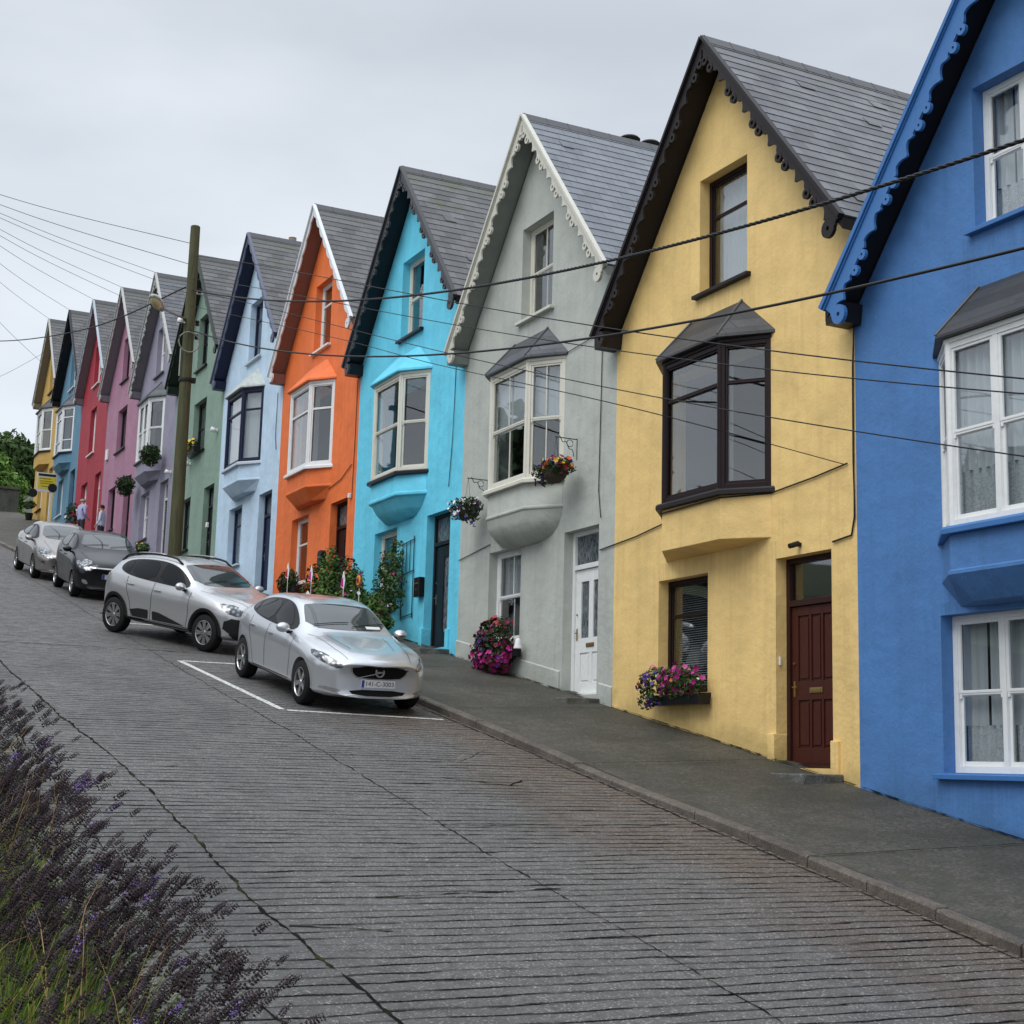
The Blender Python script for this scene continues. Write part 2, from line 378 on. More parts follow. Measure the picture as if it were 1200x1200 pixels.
# ------------------------------------------------------------------ ground, road, pavement, kerb
def slope_sheet(name, x0, x1, y0, y1, dz0, dz1, mat, label=None, nx=2, ny=2, kind='structure'):
    b = MB(); vs = []; fs = []
    for j in range(ny + 1):
        y = y0 + (y1 - y0) * j / ny
        for i in range(nx + 1):
            f = i / nx; vs.append((x0 + (x1 - x0) * f, y, zb(y) + dz0 + (dz1 - dz0) * f))
    for j in range(ny):
        for i in range(nx):
            a = j * (nx + 1) + i; fs.append((a, a + 1, a + nx + 2, a + nx + 1))
    b.add(vs, fs); o = b.obj(name, mat, fix=False); return tag(o, kind=kind)
o = slope_sheet('ground', -300, 300, -200, 420, -1.9, -1.9, M_GRASSG)
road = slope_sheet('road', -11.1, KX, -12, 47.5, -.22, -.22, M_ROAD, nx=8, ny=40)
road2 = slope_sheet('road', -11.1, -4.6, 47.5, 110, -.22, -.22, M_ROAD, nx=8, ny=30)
# pavement with a slight fall to the kerb, widening past the parking bays
pv = MB()
vs = []; rows = []
ys = [-12 + 0.75 * i for i in range(163)]
def kerb_x(y):
    if y < 46.5: return KX
    if y > 48.5: return -4.6
    return KX + (-4.6 - KX) * (y - 46.5) / 2
def kerb_dz(y):
    d = -0.115
    if 13 < y < 17.5: d -= .035 * math.sin(math.pi * (y - 13) / 4.5)
    return d
nx = 6
for y in ys:
    for i in range(nx + 1):
        f = i / nx; x = 0.25 + (kerb_x(y) + .14 - .25) * f
        vs.append((x, y, zb(y) + .01 + (kerb_dz(y) - .012) * max(0, f) + .012 * mnoise.noise(Vector((x * .8, y * .5, 3)))))
fs = []
for j in range(len(ys) - 1):
    for i in range(nx):
        a = j * (nx + 1) + i; fs.append((a, a + 1, a + nx + 2, a + nx + 1))
pv.add(vs, fs); tag(pv.obj('pavement', M_PAVE, smooth=True), kind='structure')
kb = MB(); y = -12.0; random.seed(3)
while y < 108:
    L = random.uniform(.84, .98); ya, yb = y + .006, y + L - .006
    if 46.2 < y < 48.6: L = .4; ya, yb = y + .004, y + L - .004
    jx = random.uniform(-.008, .008); jz = random.uniform(-.006, .006)
    xa, xb = kerb_x(ya) + jx, kerb_x(yb) + jx
    za, zb_ = zb(ya) + kerb_dz(ya) + jz, zb(yb) + kerb_dz(yb) + jz
    w, hh, ch = .15, .3, .022
    prof = [(0, -hh), (0, -ch), (ch, 0), (w, 0), (w, -hh)]
    vs = [(xa + p, ya, za + q) for p, q in prof] + [(xb + p, yb, zb_ + q) for p, q in prof]
    n = 5; kb.add(vs, [tuple(range(n)), tuple(range(2 * n - 1, n - 1, -1))] + [(i, i + n, (i + 1) % n + n, (i + 1) % n) for i in range(n)])
    y += L
tag(kb.obj('kerb', M_KERB, bevel=.006), kind='structure')
# white bay lines
ln = MB()
def strip(b, p, q, w, dz=-.216):
    (x0, y0), (x1, y1) = p, q; d = Vector((x1 - x0, y1 - y0)); n = Vector((-d.y, d.x)).normalized() * w / 2
    N = max(2, int(d.length / .3)); vs = []
    for i in range(N + 1):
        f = i / N; x, y = x0 + d.x * f, y0 + d.y * f
        for sg in (-1, 1):
            k = 1 + .08 * random.uniform(-1, 1); X, Y = x + n.x * sg * k, y + n.y * sg * k
            vs.append((X, Y, zb(Y) + dz))
    b.add(vs, [(2 * i, 2 * i + 1, 2 * i + 3, 2 * i + 2) for i in range(N)])
strip(ln, (-5.42, 20.08), (-5.66, 24.9), .10); strip(ln, (-5.36, 20.03), (-3.12, 19.76), .10); strip(ln, (-5.60, 24.9), (-3.2, 24.85), .10)
strip(ln, (-5.60, 30.6), (-3.2, 30.5), .10)
tag(ln.obj('parking_bay_line', M_LINE), kind='structure')
# joints and cracks in the concrete
ck = MB()
def crack(pts, w, seed, dz=-.2155):
    random.seed(seed); P = []
    for a, b in zip(pts[:-1], pts[1:]):
        L = math.dist(a, b); N = max(2, int(L / .07))
        for i in range(N): P.append((a[0] + (b[0] - a[0]) * i / N, a[1] + (b[1] - a[1]) * i / N))
    P.append(pts[-1]); vs = []; off = 0
    for i, (x, y) in enumerate(P):
        off = off * .8 + random.uniform(-.013, .013)
        a = P[min(i + 1, len(P) - 1)]; b = P[max(i - 1, 0)]; d = Vector((a[0] - b[0], a[1] - b[1])).normalized(); n = Vector((-d.y, d.x))
        ww = w * random.uniform(.08, .85) ** 1.3 / 2
        for sg in (-1, 1):
            X, Y = x + n.x * (off + sg * ww), y + n.y * (off + sg * ww); vs.append((X, Y, zb(Y) + dz))
    ck.add(vs, [(2 * i, 2 * i + 1, 2 * i + 3, 2 * i + 2) for i in range(len(P) - 1)])
crack([(-8.44, 3), (-8.47, 9), (-8.57, 10.8), (-8.46, 15.7), (-8.62, 19), (-8.70, 24), (-8.6, 40), (-8.6, 80)], .055, 1)
crack([(-9.2, 3), (-9.13, 8.5), (-9.38, 10), (-9.27, 19), (-9.3, 40)], .03, 2)
crack([(-5.96, 5), (-5.96, 9), (-6.01, 12), (-5.88, 18), (-5.9, 24), (-5.75, 36), (-5.8, 60)], .028, 3)
crack([(-8.5, 26.14), (-4.2, 26.2), (-2.95, 26.2)], .05, 4); crack([(-8.5, 10.28), (-7.7, 10.08)], .04, 5)
crack([(-8.5, 48.9), (-4.7, 48.9)], .05, 6); crack([(-11, 37), (-4.0, 36.96)], .04, 7); crack([(-6.2, 17), (-4.3, 16.6), (-3.6, 17.4)], .02, 8)
crack([(-7.6, 10.95), (-6.4, 11.05), (-5.9, 11.1)], .05, 21); crack([(-5.0, 15.6), (-4.3, 15.2), (-4.0, 15.5)], .05, 22); crack([(-6.0, 13.3), (-3.2, 13.4)], .035, 23)
crack([(-8.6, 15.8), (-7.9, 15.9)], .025, 9)
crack([(-3.0, -2), (-2.99, 12), (-2.99, 19), (-3.0, 40)], .05, 10)
crack([(-8.47, 8.2), (-9.1, 8.1)], .02, 11)
tag(ck.obj('road_joint', M_CRACK, fix=False), kind='structure')
# moss line along the foot of the walls
ck = MB(); crack([(-.02, 5), (-.02, 14), (-.02, 30), (-.02, 60)], .07, 12, .022)
tag(ck.obj('gutter_dirt', M_CRACK, fix=False), kind='structure')
pj = MB(); random.seed(8)
for y_ in (3.2, 7.4, 11.7, 16.1, 20.2, 24.6, 29.3, 33.8, 38.4, 43.0):
    N_ = 26; vv = []
    for i_ in range(N_ + 1):
        x_ = -.02 - 2.72 * i_ / N_; yy = y_ + random.uniform(-.008, .008); w_ = random.uniform(.003, .011)
        for q_ in (-w_, w_): vv.append((x_, yy + q_, zb(yy + q_) + .01 + (-.127) * (-x_ + .25) / 3.01 + .0165))
    pj.add(vv, [(2 * i_, 2 * i_ + 1, 2 * i_ + 3, 2 * i_ + 2) for i_ in range(N_)])
tag(pj.obj('pavement_joint', M_CRACK, fix=False), kind='structure')
# covers and patches
# raised bank at the camera side with its retaining wall
def bank():
    b = MB(); vs = []; NX, NY = 24, 60; rnd = random.Random(5)
    for j in range(NY + 1):
        y = -14 + 74 * j / NY
        for i in range(NX + 1):
            x = -11.12 - 30 * (i / NX) ** 1.6; vs.append((x, y, zb(y) + 1.12 + .05 * mnoise.noise(Vector((x, y, 0))) + .006 * (-11 - x)))
    fs = []
    for j in range(NY):
        for i in range(NX): a = j * (NX + 1) + i; fs.append((a, a + 1, a + NX + 2, a + NX + 1))
    b.add(vs, fs); return tag(b.obj('bank', M_GRASSG, smooth=True), kind='structure')
bank()
w = MB(); w.add([(x, y, zb(y) + dz) for y in (-14, 60) for (x, dz) in ((-11.12, -.6), (-11.12, 1.16), (-11.0, 1.16), (-11.0, -.6))], [(0, 1, 5, 4), (1, 2, 6, 5), (2, 3, 7, 6), (0, 3, 2, 1), (4, 5, 6, 7)])
tag(w.obj('retaining_wall', M_STONE), 'low dark stone retaining wall under the lavender bank at the road edge', 'wall')

# ------------------------------------------------------------------ house kit
AP, APV, SL = 2.88, 10.85, 1.214                    # apex position, apex height, slope of the gable
EU0, EU1 = -.22, 6.0
OV = .36                                            # gable overhang
def topline(u, drop=0.0): return APV - drop - SL * abs(u - AP)
SQ = math.sqrt(1 + SL * SL)

def wall_front(b, ops, W=HW, top=None):
    us = sorted(set([0, AP, W] + [u for o in ops for u in o[:2]]))
    T = .30
    for a, c in zip(us[:-1], us[1:]):
        m = (a + c) / 2; cut = sorted([(o[2], o[3]) for o in ops if o[0] < m < o[1]])
        segs = []; lo = -1.6
        for v0, v1 in cut: segs.append((lo, lo, v0, v0)); lo = v1
        segs.append((lo, lo, topline(a, .22), topline(c, .22)))
        for (l0, l1, h0, h1) in segs:
            vs = [(x, yy, zz) for x in (0, T) for yy, zz in ((a, l0), (c, l1), (c, h1), (a, h0))]
            b.add(vs, [(0, 1, 2, 3), (7, 6, 5, 4)])
    for (u0, u1, v0, v1) in [o[:4] for o in ops]:
        b.add([(x, yy, zz) for x in (0, T) for yy, zz in ((u0, v0), (u1, v0), (u1, v1), (u0, v1))], [(0, 4, 5, 1), (1, 5, 6, 2), (2, 6, 7, 3), (3, 7, 4, 0)])

def frameT(o, a):
    a = Vector(a).normalized(); z = Vector((0, 0, 1)); bb = z.cross(a)
    return Matrix(((a.x, bb.x, 0, o[0]), (a.y, bb.y, 0, o[1]), (a.z, bb.z, 1, o[2]), (0, 0, 0, 1)))
def wavy(T, a0, a1, c0, c1, b, mat, parent, amp=.025, wl=.09, seed=0, bot=0):
    rnd = random.Random(seed); n = max(8, int((a1 - a0) / .018)); mbx = MB(T); vs = []; ph = rnd.uniform(0, 6)
    for i in range(n + 1):
        a = a0 + (a1 - a0) * i / n
        bb = b + amp * math.sin(a / wl * 6.28 + ph + 1.3 * math.sin(a * 5 + ph)) * (.6 + .4 * math.sin(a * 9 + seed))
        vs += [(a, bb * 1.0, c0 + bot * math.sin(a * 6)), (a, b + (bb - b) * .7, c1)]
    mbx.add(vs, [(2 * i, 2 * i + 1, 2 * i + 3, 2 * i + 2) for i in range(n)])
    return mbx.obj('curtain', mat, parent, smooth=True, fix=False)
def window_unit(parent, T, w, h, fmat, cols=(0, .5, 1), rows=(0, .5, 1), fw=.06, mw=.06, glaz=0, sash=False, d=.06, cur=None, pname='window', seed=0, name_parent=None, rowsets=None):
    """frame mesh with pane and curtain children. local: a along, b outwards, c up. front of frame at b=0"""
    f = MB(T)
    f.box(0, fw, -d, 0, 0, h); f.box(w - fw, w, -d, 0, 0, h); f.box(fw, w - fw, -d, 0, 0, fw * 1.1); f.box(fw, w - fw, -d, 0, h - fw, h)
    iw = w - 2 * fw; ih = h - fw * 2.1
    for i, c in enumerate(cols[1:-1]): f.box(fw + iw * c - mw / 2, fw + iw * c + mw / 2, -d + .004, -.004, fw * 1.1, h - fw)
    for i in range(len(cols) - 1):
        a0 = fw + iw * cols[i] + (mw / 2 if i else 0); a1 = fw + iw * cols[i + 1] - (mw / 2 if i < len(cols) - 2 else 0)
        rr = rowsets[i] if rowsets else rows
        sw = .032 if not sash else .042
        for j in range(len(rr) - 1):
            c0 = fw * 1.1 + ih * rr[j]; c1 = fw * 1.1 + ih * rr[j + 1]
            off = -.018 if not sash else (-.040 if j == 0 else -.012)
            # sash stiles and rails
            f.box(a0, a0 + sw, off - .03, off, c0, c1); f.box(a1 - sw, a1, off - .03, off, c0, c1)
            f.box(a0 + sw, a1 - sw, off - .03, off - .001, c0, c0 + sw * (1.25 if j == 0 else .8)); f.box(a0 + sw, a1 - sw, off - .03, off - .001, c1 - sw * .8, c1)
            if sash and j == 1:      # horns
                f.box(a0 + .004, a0 + sw - .004, off - .026, off - .004, c0 - .06, c0); f.box(a1 - sw + .004, a1 - .004, off - .026, off - .004, c0 - .06, c0)
            for k in range(glaz): aa = a0 + (a1 - a0) * (k + 1) / (glaz + 1); f.box(aa - .011, aa + .011, off - .024, off - .005, c0 + sw, c1 - sw)
            if j: f.box(a0 + .001, a1 - .001, -d + .006, off - .008, c0 - mw * .35, c0 + mw * .35)
    fo = f.obj(pname, fmat, parent, bevel=.004)
    p = MB(T); p.box(fw, w - fw, -d + .012, -d + .018, fw, h - fw)
    p.obj('pane', M_GLASS, fo)
    bb = -d - .10
    if cur == 'net': wavy(T, fw * .5, w - fw * .5, fw, h - fw * .5, bb, M_NET, fo, seed=seed)
    elif cur == 'lace':
        wavy(T, fw * .5, w * .36, h * .45, h - fw * .5, bb, M_NET, fo, seed=seed); wavy(T, w * .64, w - fw * .5, h * .45, h - fw * .5, bb, M_NET, fo, seed=seed + 1)
        wavy(T, fw * .5, w * .38, fw, h * .45, bb, M_LACE, fo, seed=seed); wavy(T, w * .6, w - fw * .5, fw, h * .45, bb, M_LACE, fo, seed=seed + 1)
    elif cur == 'lacefull':
        n_ = max(1, len(cols) - 1)
        for q_ in range(n_):          # each light has a net gathered to its sides, lace below
            a_, b_ = fw * .5 + (w - fw) * cols[q_], fw * .5 + (w - fw) * cols[q_ + 1]; m_ = (a_ + b_) / 2; g_ = (b_ - a_) * .02
            wavy(T, a_, m_ - g_, h * .30, h - fw * .5, bb, M_NET, fo, amp=.045, wl=.11, seed=seed + q_); wavy(T, m_ + g_, b_, h * .30, h - fw * .5, bb, M_NET, fo, amp=.045, wl=.12, seed=seed + q_ + 3)
            wavy(T, a_, b_, fw, h * .30, bb, M_LACE, fo, amp=.04, wl=.13, seed=seed + q_, bot=.03)
    elif cur == 'drape':
        wavy(T, fw * .5, w * .2, fw, h, bb - .06, M_DRAPE, fo, seed=seed); wavy(T, w * .8, w, fw, h, bb - .06, M_DRAPE, fo, seed=seed + 2)
    elif cur == 'draperight':
        wavy(T, fw * .5, w * .16, fw, h, bb - .06, M_DRAPE, fo, seed=seed)
    elif cur == 'half': wavy(T, fw * .5, w - fw * .5, h * .5, h - fw * .5, bb, M_NET, fo, amp=.006, seed=seed)
    elif cur == 'blind':
        q = MB(T); c = fw
        while c < h - fw: q.add([(fw, bb - .02, c + .012), (w - fw, bb - .02, c + .012), (w - fw, bb + .012, c), (fw, bb + .012, c)], [(0, 1, 2, 3)]); c += .034
        q.obj('blind', M_BLIND, fo, fix=False)
    return fo
def sill(parent, T, w, mat, ext=.09, depth=.20, proud=.09, th=.075, back=.12):
    b = MB(T); b.prism([(-back, -th), (-back, 0.002), (proud, -.02), (proud, -th)], -ext, w + ext, 'x'); return b.obj('sill', mat, parent, bevel=.006)

def bargeboard(parent, mat, style, side, deco=None):
    """side +1: uphill slope (u grows), -1 downhill slope"""
    L = ((EU1 - AP) if side > 0 else (AP - EU0)) * SQ
    du, dv = side / SQ, -SL / SQ; nu, nv = -side * SL / SQ * 1.0, -1 / SQ   # along, inward-perpendicular (downwards)
    if side > 0: nu = -SL / SQ
    else: nu = SL / SQ
    P = {'fancy': .93, 'plain': 99, 'small': .46}.get(style, .93)
    w0 = {'fancy': .115, 'small': .10, 'plain': .2}.get(style, .12)
    x0, x1 = -OV - .035, -OV
    def pt(s, d, x): return (x, AP + du * s + nu * d, APV + dv * s + nv * d)
    b = MB(); vs = []; N = int(L / .025)
    if style == 'bold': P = .93; w0 = .20
    def depth(s):
        f = (s % P) / P
        if style == 'small': return w0 + .07 * abs(math.sin(math.pi * f)) ** .7
        if style == 'plain': return w0
        if f < .20: return w0 + .12 * (1 - f / .20) ** 2.2 + .005
        if f < .30: return w0 + .01 + .06 * math.sin((f - .2) / .1 * math.pi / 2)
        if f < .72: return w0 + .04
        if f < .82: return w0 + .01 + .06 * math.cos((f - .72) / .1 * math.pi / 2)
        return w0 + .12 * ((f - .82) / .18) ** 2.2 + .005
    s0 = .0
    for i in range(N + 1):
        s = L * i / N
        d = depth(s)
        top = 0.0
        if s * SL / 1 < d: pass
        # near the apex the two boards meet on the centre line: clip
        dm = d if s > d * SL else max(.02, s / SL + .0)
        dm = max(d, 0) if s > .001 else d
        for x in (x0, x1): vs += [pt(s, top, x), pt(s, dm, x)]
    # clip past the centre line
    cl = []
    for (x, u, v) in vs:
        if (side > 0 and u < AP) or (side < 0 and u > AP): u = AP
        cl.append((x, u, v))
    fs = []
    for i in range(N):
        a = 4 * i; c = 4 * (i + 1)
        fs += [(a, a + 1, c + 1, c), (a + 2, c + 2, c + 3, a + 3), (a + 1, a + 3, c + 3, c + 1), (a, c, c + 2, a + 2)]
    fs += [(0, 2, 3, 1), (4 * N, 4 * N + 1, 4 * N + 3, 4 * N + 2)]
    b.add(cl, fs)
    # mouldings along the top edge
    def bar(d0, d1, xa, xb):
        v = [pt(s, d, x) for s in (0, L + .03) for (d, x) in ((d0, xa), (d1, xa), (d1, xb), (d0, xb))]
        v = [(x, AP if ((side > 0 and u < AP) or (side < 0 and u > AP)) else u, z) for (x, u, z) in v]
        b.add(v, [(0, 1, 5, 4), (1, 2, 6, 5), (2, 3, 7, 6), (3, 0, 4, 7), (0, 3, 2, 1), (4, 5, 6, 7)])
    bar(-.03, .03, -OV - .08, -OV + .01); bar(.035, .06, -OV - .055, -OV - .02)
    if style in ('fancy', 'bold'):
        k = 0
        r1 = .075 if style == 'fancy' else .068; r0 = .032 if style == 'fancy' else .018
        while True:
            hit = False
            for f in (.37, .60):
                s = (k + f) * P
                if s < L - .05 and s > .25:
                    c = pt(s, w0 + .085, 0); b.ring(c[1], c[2], r0, r1, x0 - .006, x1 + .006, n=12); hit = True
            k += 1
            if k * P > L: break
    # foot finial
    c = pt(L - .06, w0 + .14, 0)
    if style == 'plain': pass
    else:
        b.ring(c[1], c[2], .03, .125, x0 - .008, x1 + .008, n=16)
        cc = pt(L - .08, w0, 0); b.prism([(cc[1] - .07, cc[2] + .06), (cc[1] + .07, cc[2] + .06), (cc[1] + .05, cc[2] - .10), (cc[1] - .05, cc[2] - .10)], x0 - .003, x1 + .003)
    return b.obj('bargeboard', mat, parent)

def roof(parent, m_sl, m_soff, m_ridge, depth=8.6, seed=0):
    b = MB(); rows = 22; rnd = random.Random(seed)
    for side in (1, -1):
        L = ((EU1 - AP) if side > 0 else (AP - EU0)) * SQ
        du, dv = side / SQ, -SL / SQ; nu, nv = side * SL / SQ, 1 / SQ       # outward normal
        rowh = .2235; n = int(math.ceil(L / rowh))
        for i in range(n):
            s0 = i * rowh; s1 = min(L, s0 + rowh)
            def q(s, t): return (AP + du * s + nu * t, APV + dv * s + nv * t)
            p = [q(s0, -.01), q(s0, .004), q(s1 + .006, .013), q(s1 + .012, -.01)]
            # behind the facade the roof stops at the party line
            b.prism(p, -OV - .02, depth)
        # a few slipped or lifted slates
        for _ in range(7):
            s = rnd.uniform(.6, L - .3); x = rnd.uniform(0, depth * .5); w_ = .26
            def q3(s, t, x): return (x, AP + du * s + nu * t, APV + dv * s + nv * t)
            t0 = .016
            b.add([q3(s, t0, x), q3(s, t0, x + w_), q3(s + .2, t0 + .006, x + w_ + .02), q3(s + .2, t0 + .006, x + .02), q3(s, t0 - .012, x), q3(s, t0 - .012, x + w_), q3(s + .2, t0 + .006, x + w_ + .02), q3(s + .2, t0 + .006, x + .02)],
                  [(0, 1, 2, 3), (4, 7, 6, 5), (0, 4, 5, 1), (1, 5, 6, 2), (2, 6, 7, 3), (3, 7, 4, 0)])
    r = b.obj('roof', m_sl, parent)
    k = MB()
    k.prism([(AP - .13, APV - .13), (AP, APV + .045), (AP + .13, APV - .13), (AP + .10, APV - .14), (AP, APV), (AP - .10, APV - .14)], -OV - .03, depth + .02)
    y = -OV
    while y < depth: k.prism([(AP - .135, APV - .13), (AP, APV + .052), (AP + .135, APV - .13), (AP + .10, APV - .15), (AP, APV), (AP - .10, APV - .15)], y, y + .018); y += .45
    k.obj('ridge_tiles', m_ridge, r)
    # boxed soffit
    sb = MB(); D = .155
    for side in (1, -1):
        u_e = EU1 if side > 0 else EU0
        e0, e1 = (AP, APV - .03), (u_e, APV - .03 - SL * abs(u_e - AP))
        sb.prism([e0, e1, (e1[0], e1[1] - D), (e0[0], e0[1] - D)], -OV + .002, -.003)
        if side > 0: sb.prism([(u_e - .30, e1[1] - D + .2), (u_e - .005, e1[1] - D + .02), (u_e - .005, e1[1] - D - .05), (u_e - .26, e1[1] - D - .05)], -OV + .004, -.004)
    sb.obj('soffit', m_soff, r)
    return r

BAY = [(1.75, 0.0), (2.33, .43), (3.80, .43), (4.38, 0.0)]      # (u, projection)
def bay_window(parent, mats, style, fmat, rows, glaz, sash, cur, sillm, roofm, corbel, mullion=None, front_cols=(0, .5, 1), cant_cols=(0, 1), frowsets=None, crowsets=None):
    v0, v1 = 3.96, 6.03
    pw = MB(); pts = BAY
    # carcass: corner posts
    for i in (1, 2):
        u, p = pts[i]; pw.lathe([(.055, v0), (.055, v1)], 'z', 8, (-p + .03, u + (.03 if i == 1 else -.03), 0))
    pw.box(-.36, .0, pts[1][0] + .02, pts[2][0] - .02, v0 + .001, v0 + .02)
    base = pw.obj('bay_window', fmat, parent)
    segs = [(pts[0], pts[1]), (pts[1], pts[2]), (pts[2], pts[3])]
    for i, (p, q) in enumerate(segs):
        o = (-p[1], p[0], v0); a = (-(q[1] - p[1]), q[0] - p[0], 0); w_ = math.hypot(q[0] - p[0], q[1] - p[1])
        cols = front_cols if i == 1 else cant_cols
        window_unit(base, frameT(o, a), w_, v1 - v0, fmat, cols=cols, rows=rows, glaz=glaz, sash=sash, fw=.065, mw=.075, d=.075, cur=cur, pname='casement', seed=i * 5, rowsets=(frowsets if i == 1 else crowsets))
    def loop(scale_out, v):
        r = []
        for (u, p) in pts:
            uu = 3.065 + (u - 3.065) * (1 + scale_out / 1.3); r.append((-(p + (scale_out if p > 0 else 0)), uu, v))
        return r
    def loft(levels, mat, nm, par=base, bevel=.006):
        b = MB(); n = 4; vs = []
        for (sc, v) in levels:
            if isinstance(sc, tuple):     # (shrink along, shrink out)
                k, ko = sc; vs += [(-p * ko, 3.065 + (u - 3.065) * k, v) for (u, p) in pts]
            else: vs += loop(sc, v)
        fs = []
        for i in range(len(levels) - 1):
            for k in range(n):
                kk = (k + 1) % n; fs.append((i * n + k, i * n + kk, (i + 1) * n + kk, (i + 1) * n + k))
        fs += [tuple(range(n)), tuple((len(levels) - 1) * n + k for k in range(n))]
        b.add(vs, fs); return b.obj(nm, mat, par, bevel=bevel, smooth=bevel > .008)
    loft([(.085, v0 - .09), (.085, v0 - .03), (.06, v0 - .002)], sillm, 'sill')
    if corbel == 'flat': loft([((1, 1), v0 - .09), ((1, 1), 3.27), ((.97, .05), 3.21)], mats['wall'], 'corbel')
    elif corbel == 'bowl':
        loft([((1, 1), v0 - .09), ((1, 1), 3.47), ((1.02, 1.06), 3.46), ((1.02, 1.06), 3.42), ((1.0, 1.0), 3.40), ((.98, .98), 3.27), ((.90, .88), 3.12), ((.76, .68), 3.0), ((.55, .42), 2.93), ((.35, .05), 2.90)], mats['wall'], 'corbel', bevel=.01)
    elif corbel == 'bowl2':
        loft([((1, 1), v0 - .09), ((1, 1), 3.52), ((1.03, 1.08), 3.50), ((1.03, 1.08), 3.44), ((.96, .95), 3.42), ((.86, .75), 3.22), ((.66, .45), 3.07), ((.5, .05), 3.02)], mats['wall'], 'corbel', bevel=.01)
    elif corbel == 'cant':
        loft([((1, 1), v0 - .09), ((1, 1), 3.48), ((1.02, 1.05), 3.47), ((1.02, 1.05), 3.43), ((.8, .55), 3.14), ((.7, .05), 3.12)], mats['wall'], 'corbel')
    # head fascia and hipped roof
    loft([(.0, v1), (.02, v1 + .001), (.02, v1 + .05)], fmat, 'head_rail')
    b = MB(); e = loop(.10, v1 + .055); e2 = loop(.10, v1 + .10)
    tu = [(0.004, 2.42, v1 + .72), (0.004, 3.71, v1 + .72)]
    m_ = roofm
    b.add(e + e2 + tu, [(0, 1, 2, 3), (0, 4, 5, 1), (1, 5, 6, 2), (2, 6, 7, 3), (4, 8, 5), (5, 8, 9, 6), (6, 9, 7), (0, 3, 7, 4), (4, 7, 9, 8)])
    ro = b.obj('bay_roof', m_, base, bevel=.008)
    if style == 'slate':
        hp = MB()
        for a_, c_ in ((e2[1], tu[0]), (e2[2], tu[1])): hp = MB(); hp.tube([Vector(a_) + Vector((0, 0, .005)), Vector(c_) + Vector((-.01, 0, .005))], .016, 6); hp.obj('hip_flashing', MATS.get('lead', M_METAL), base)
    return base

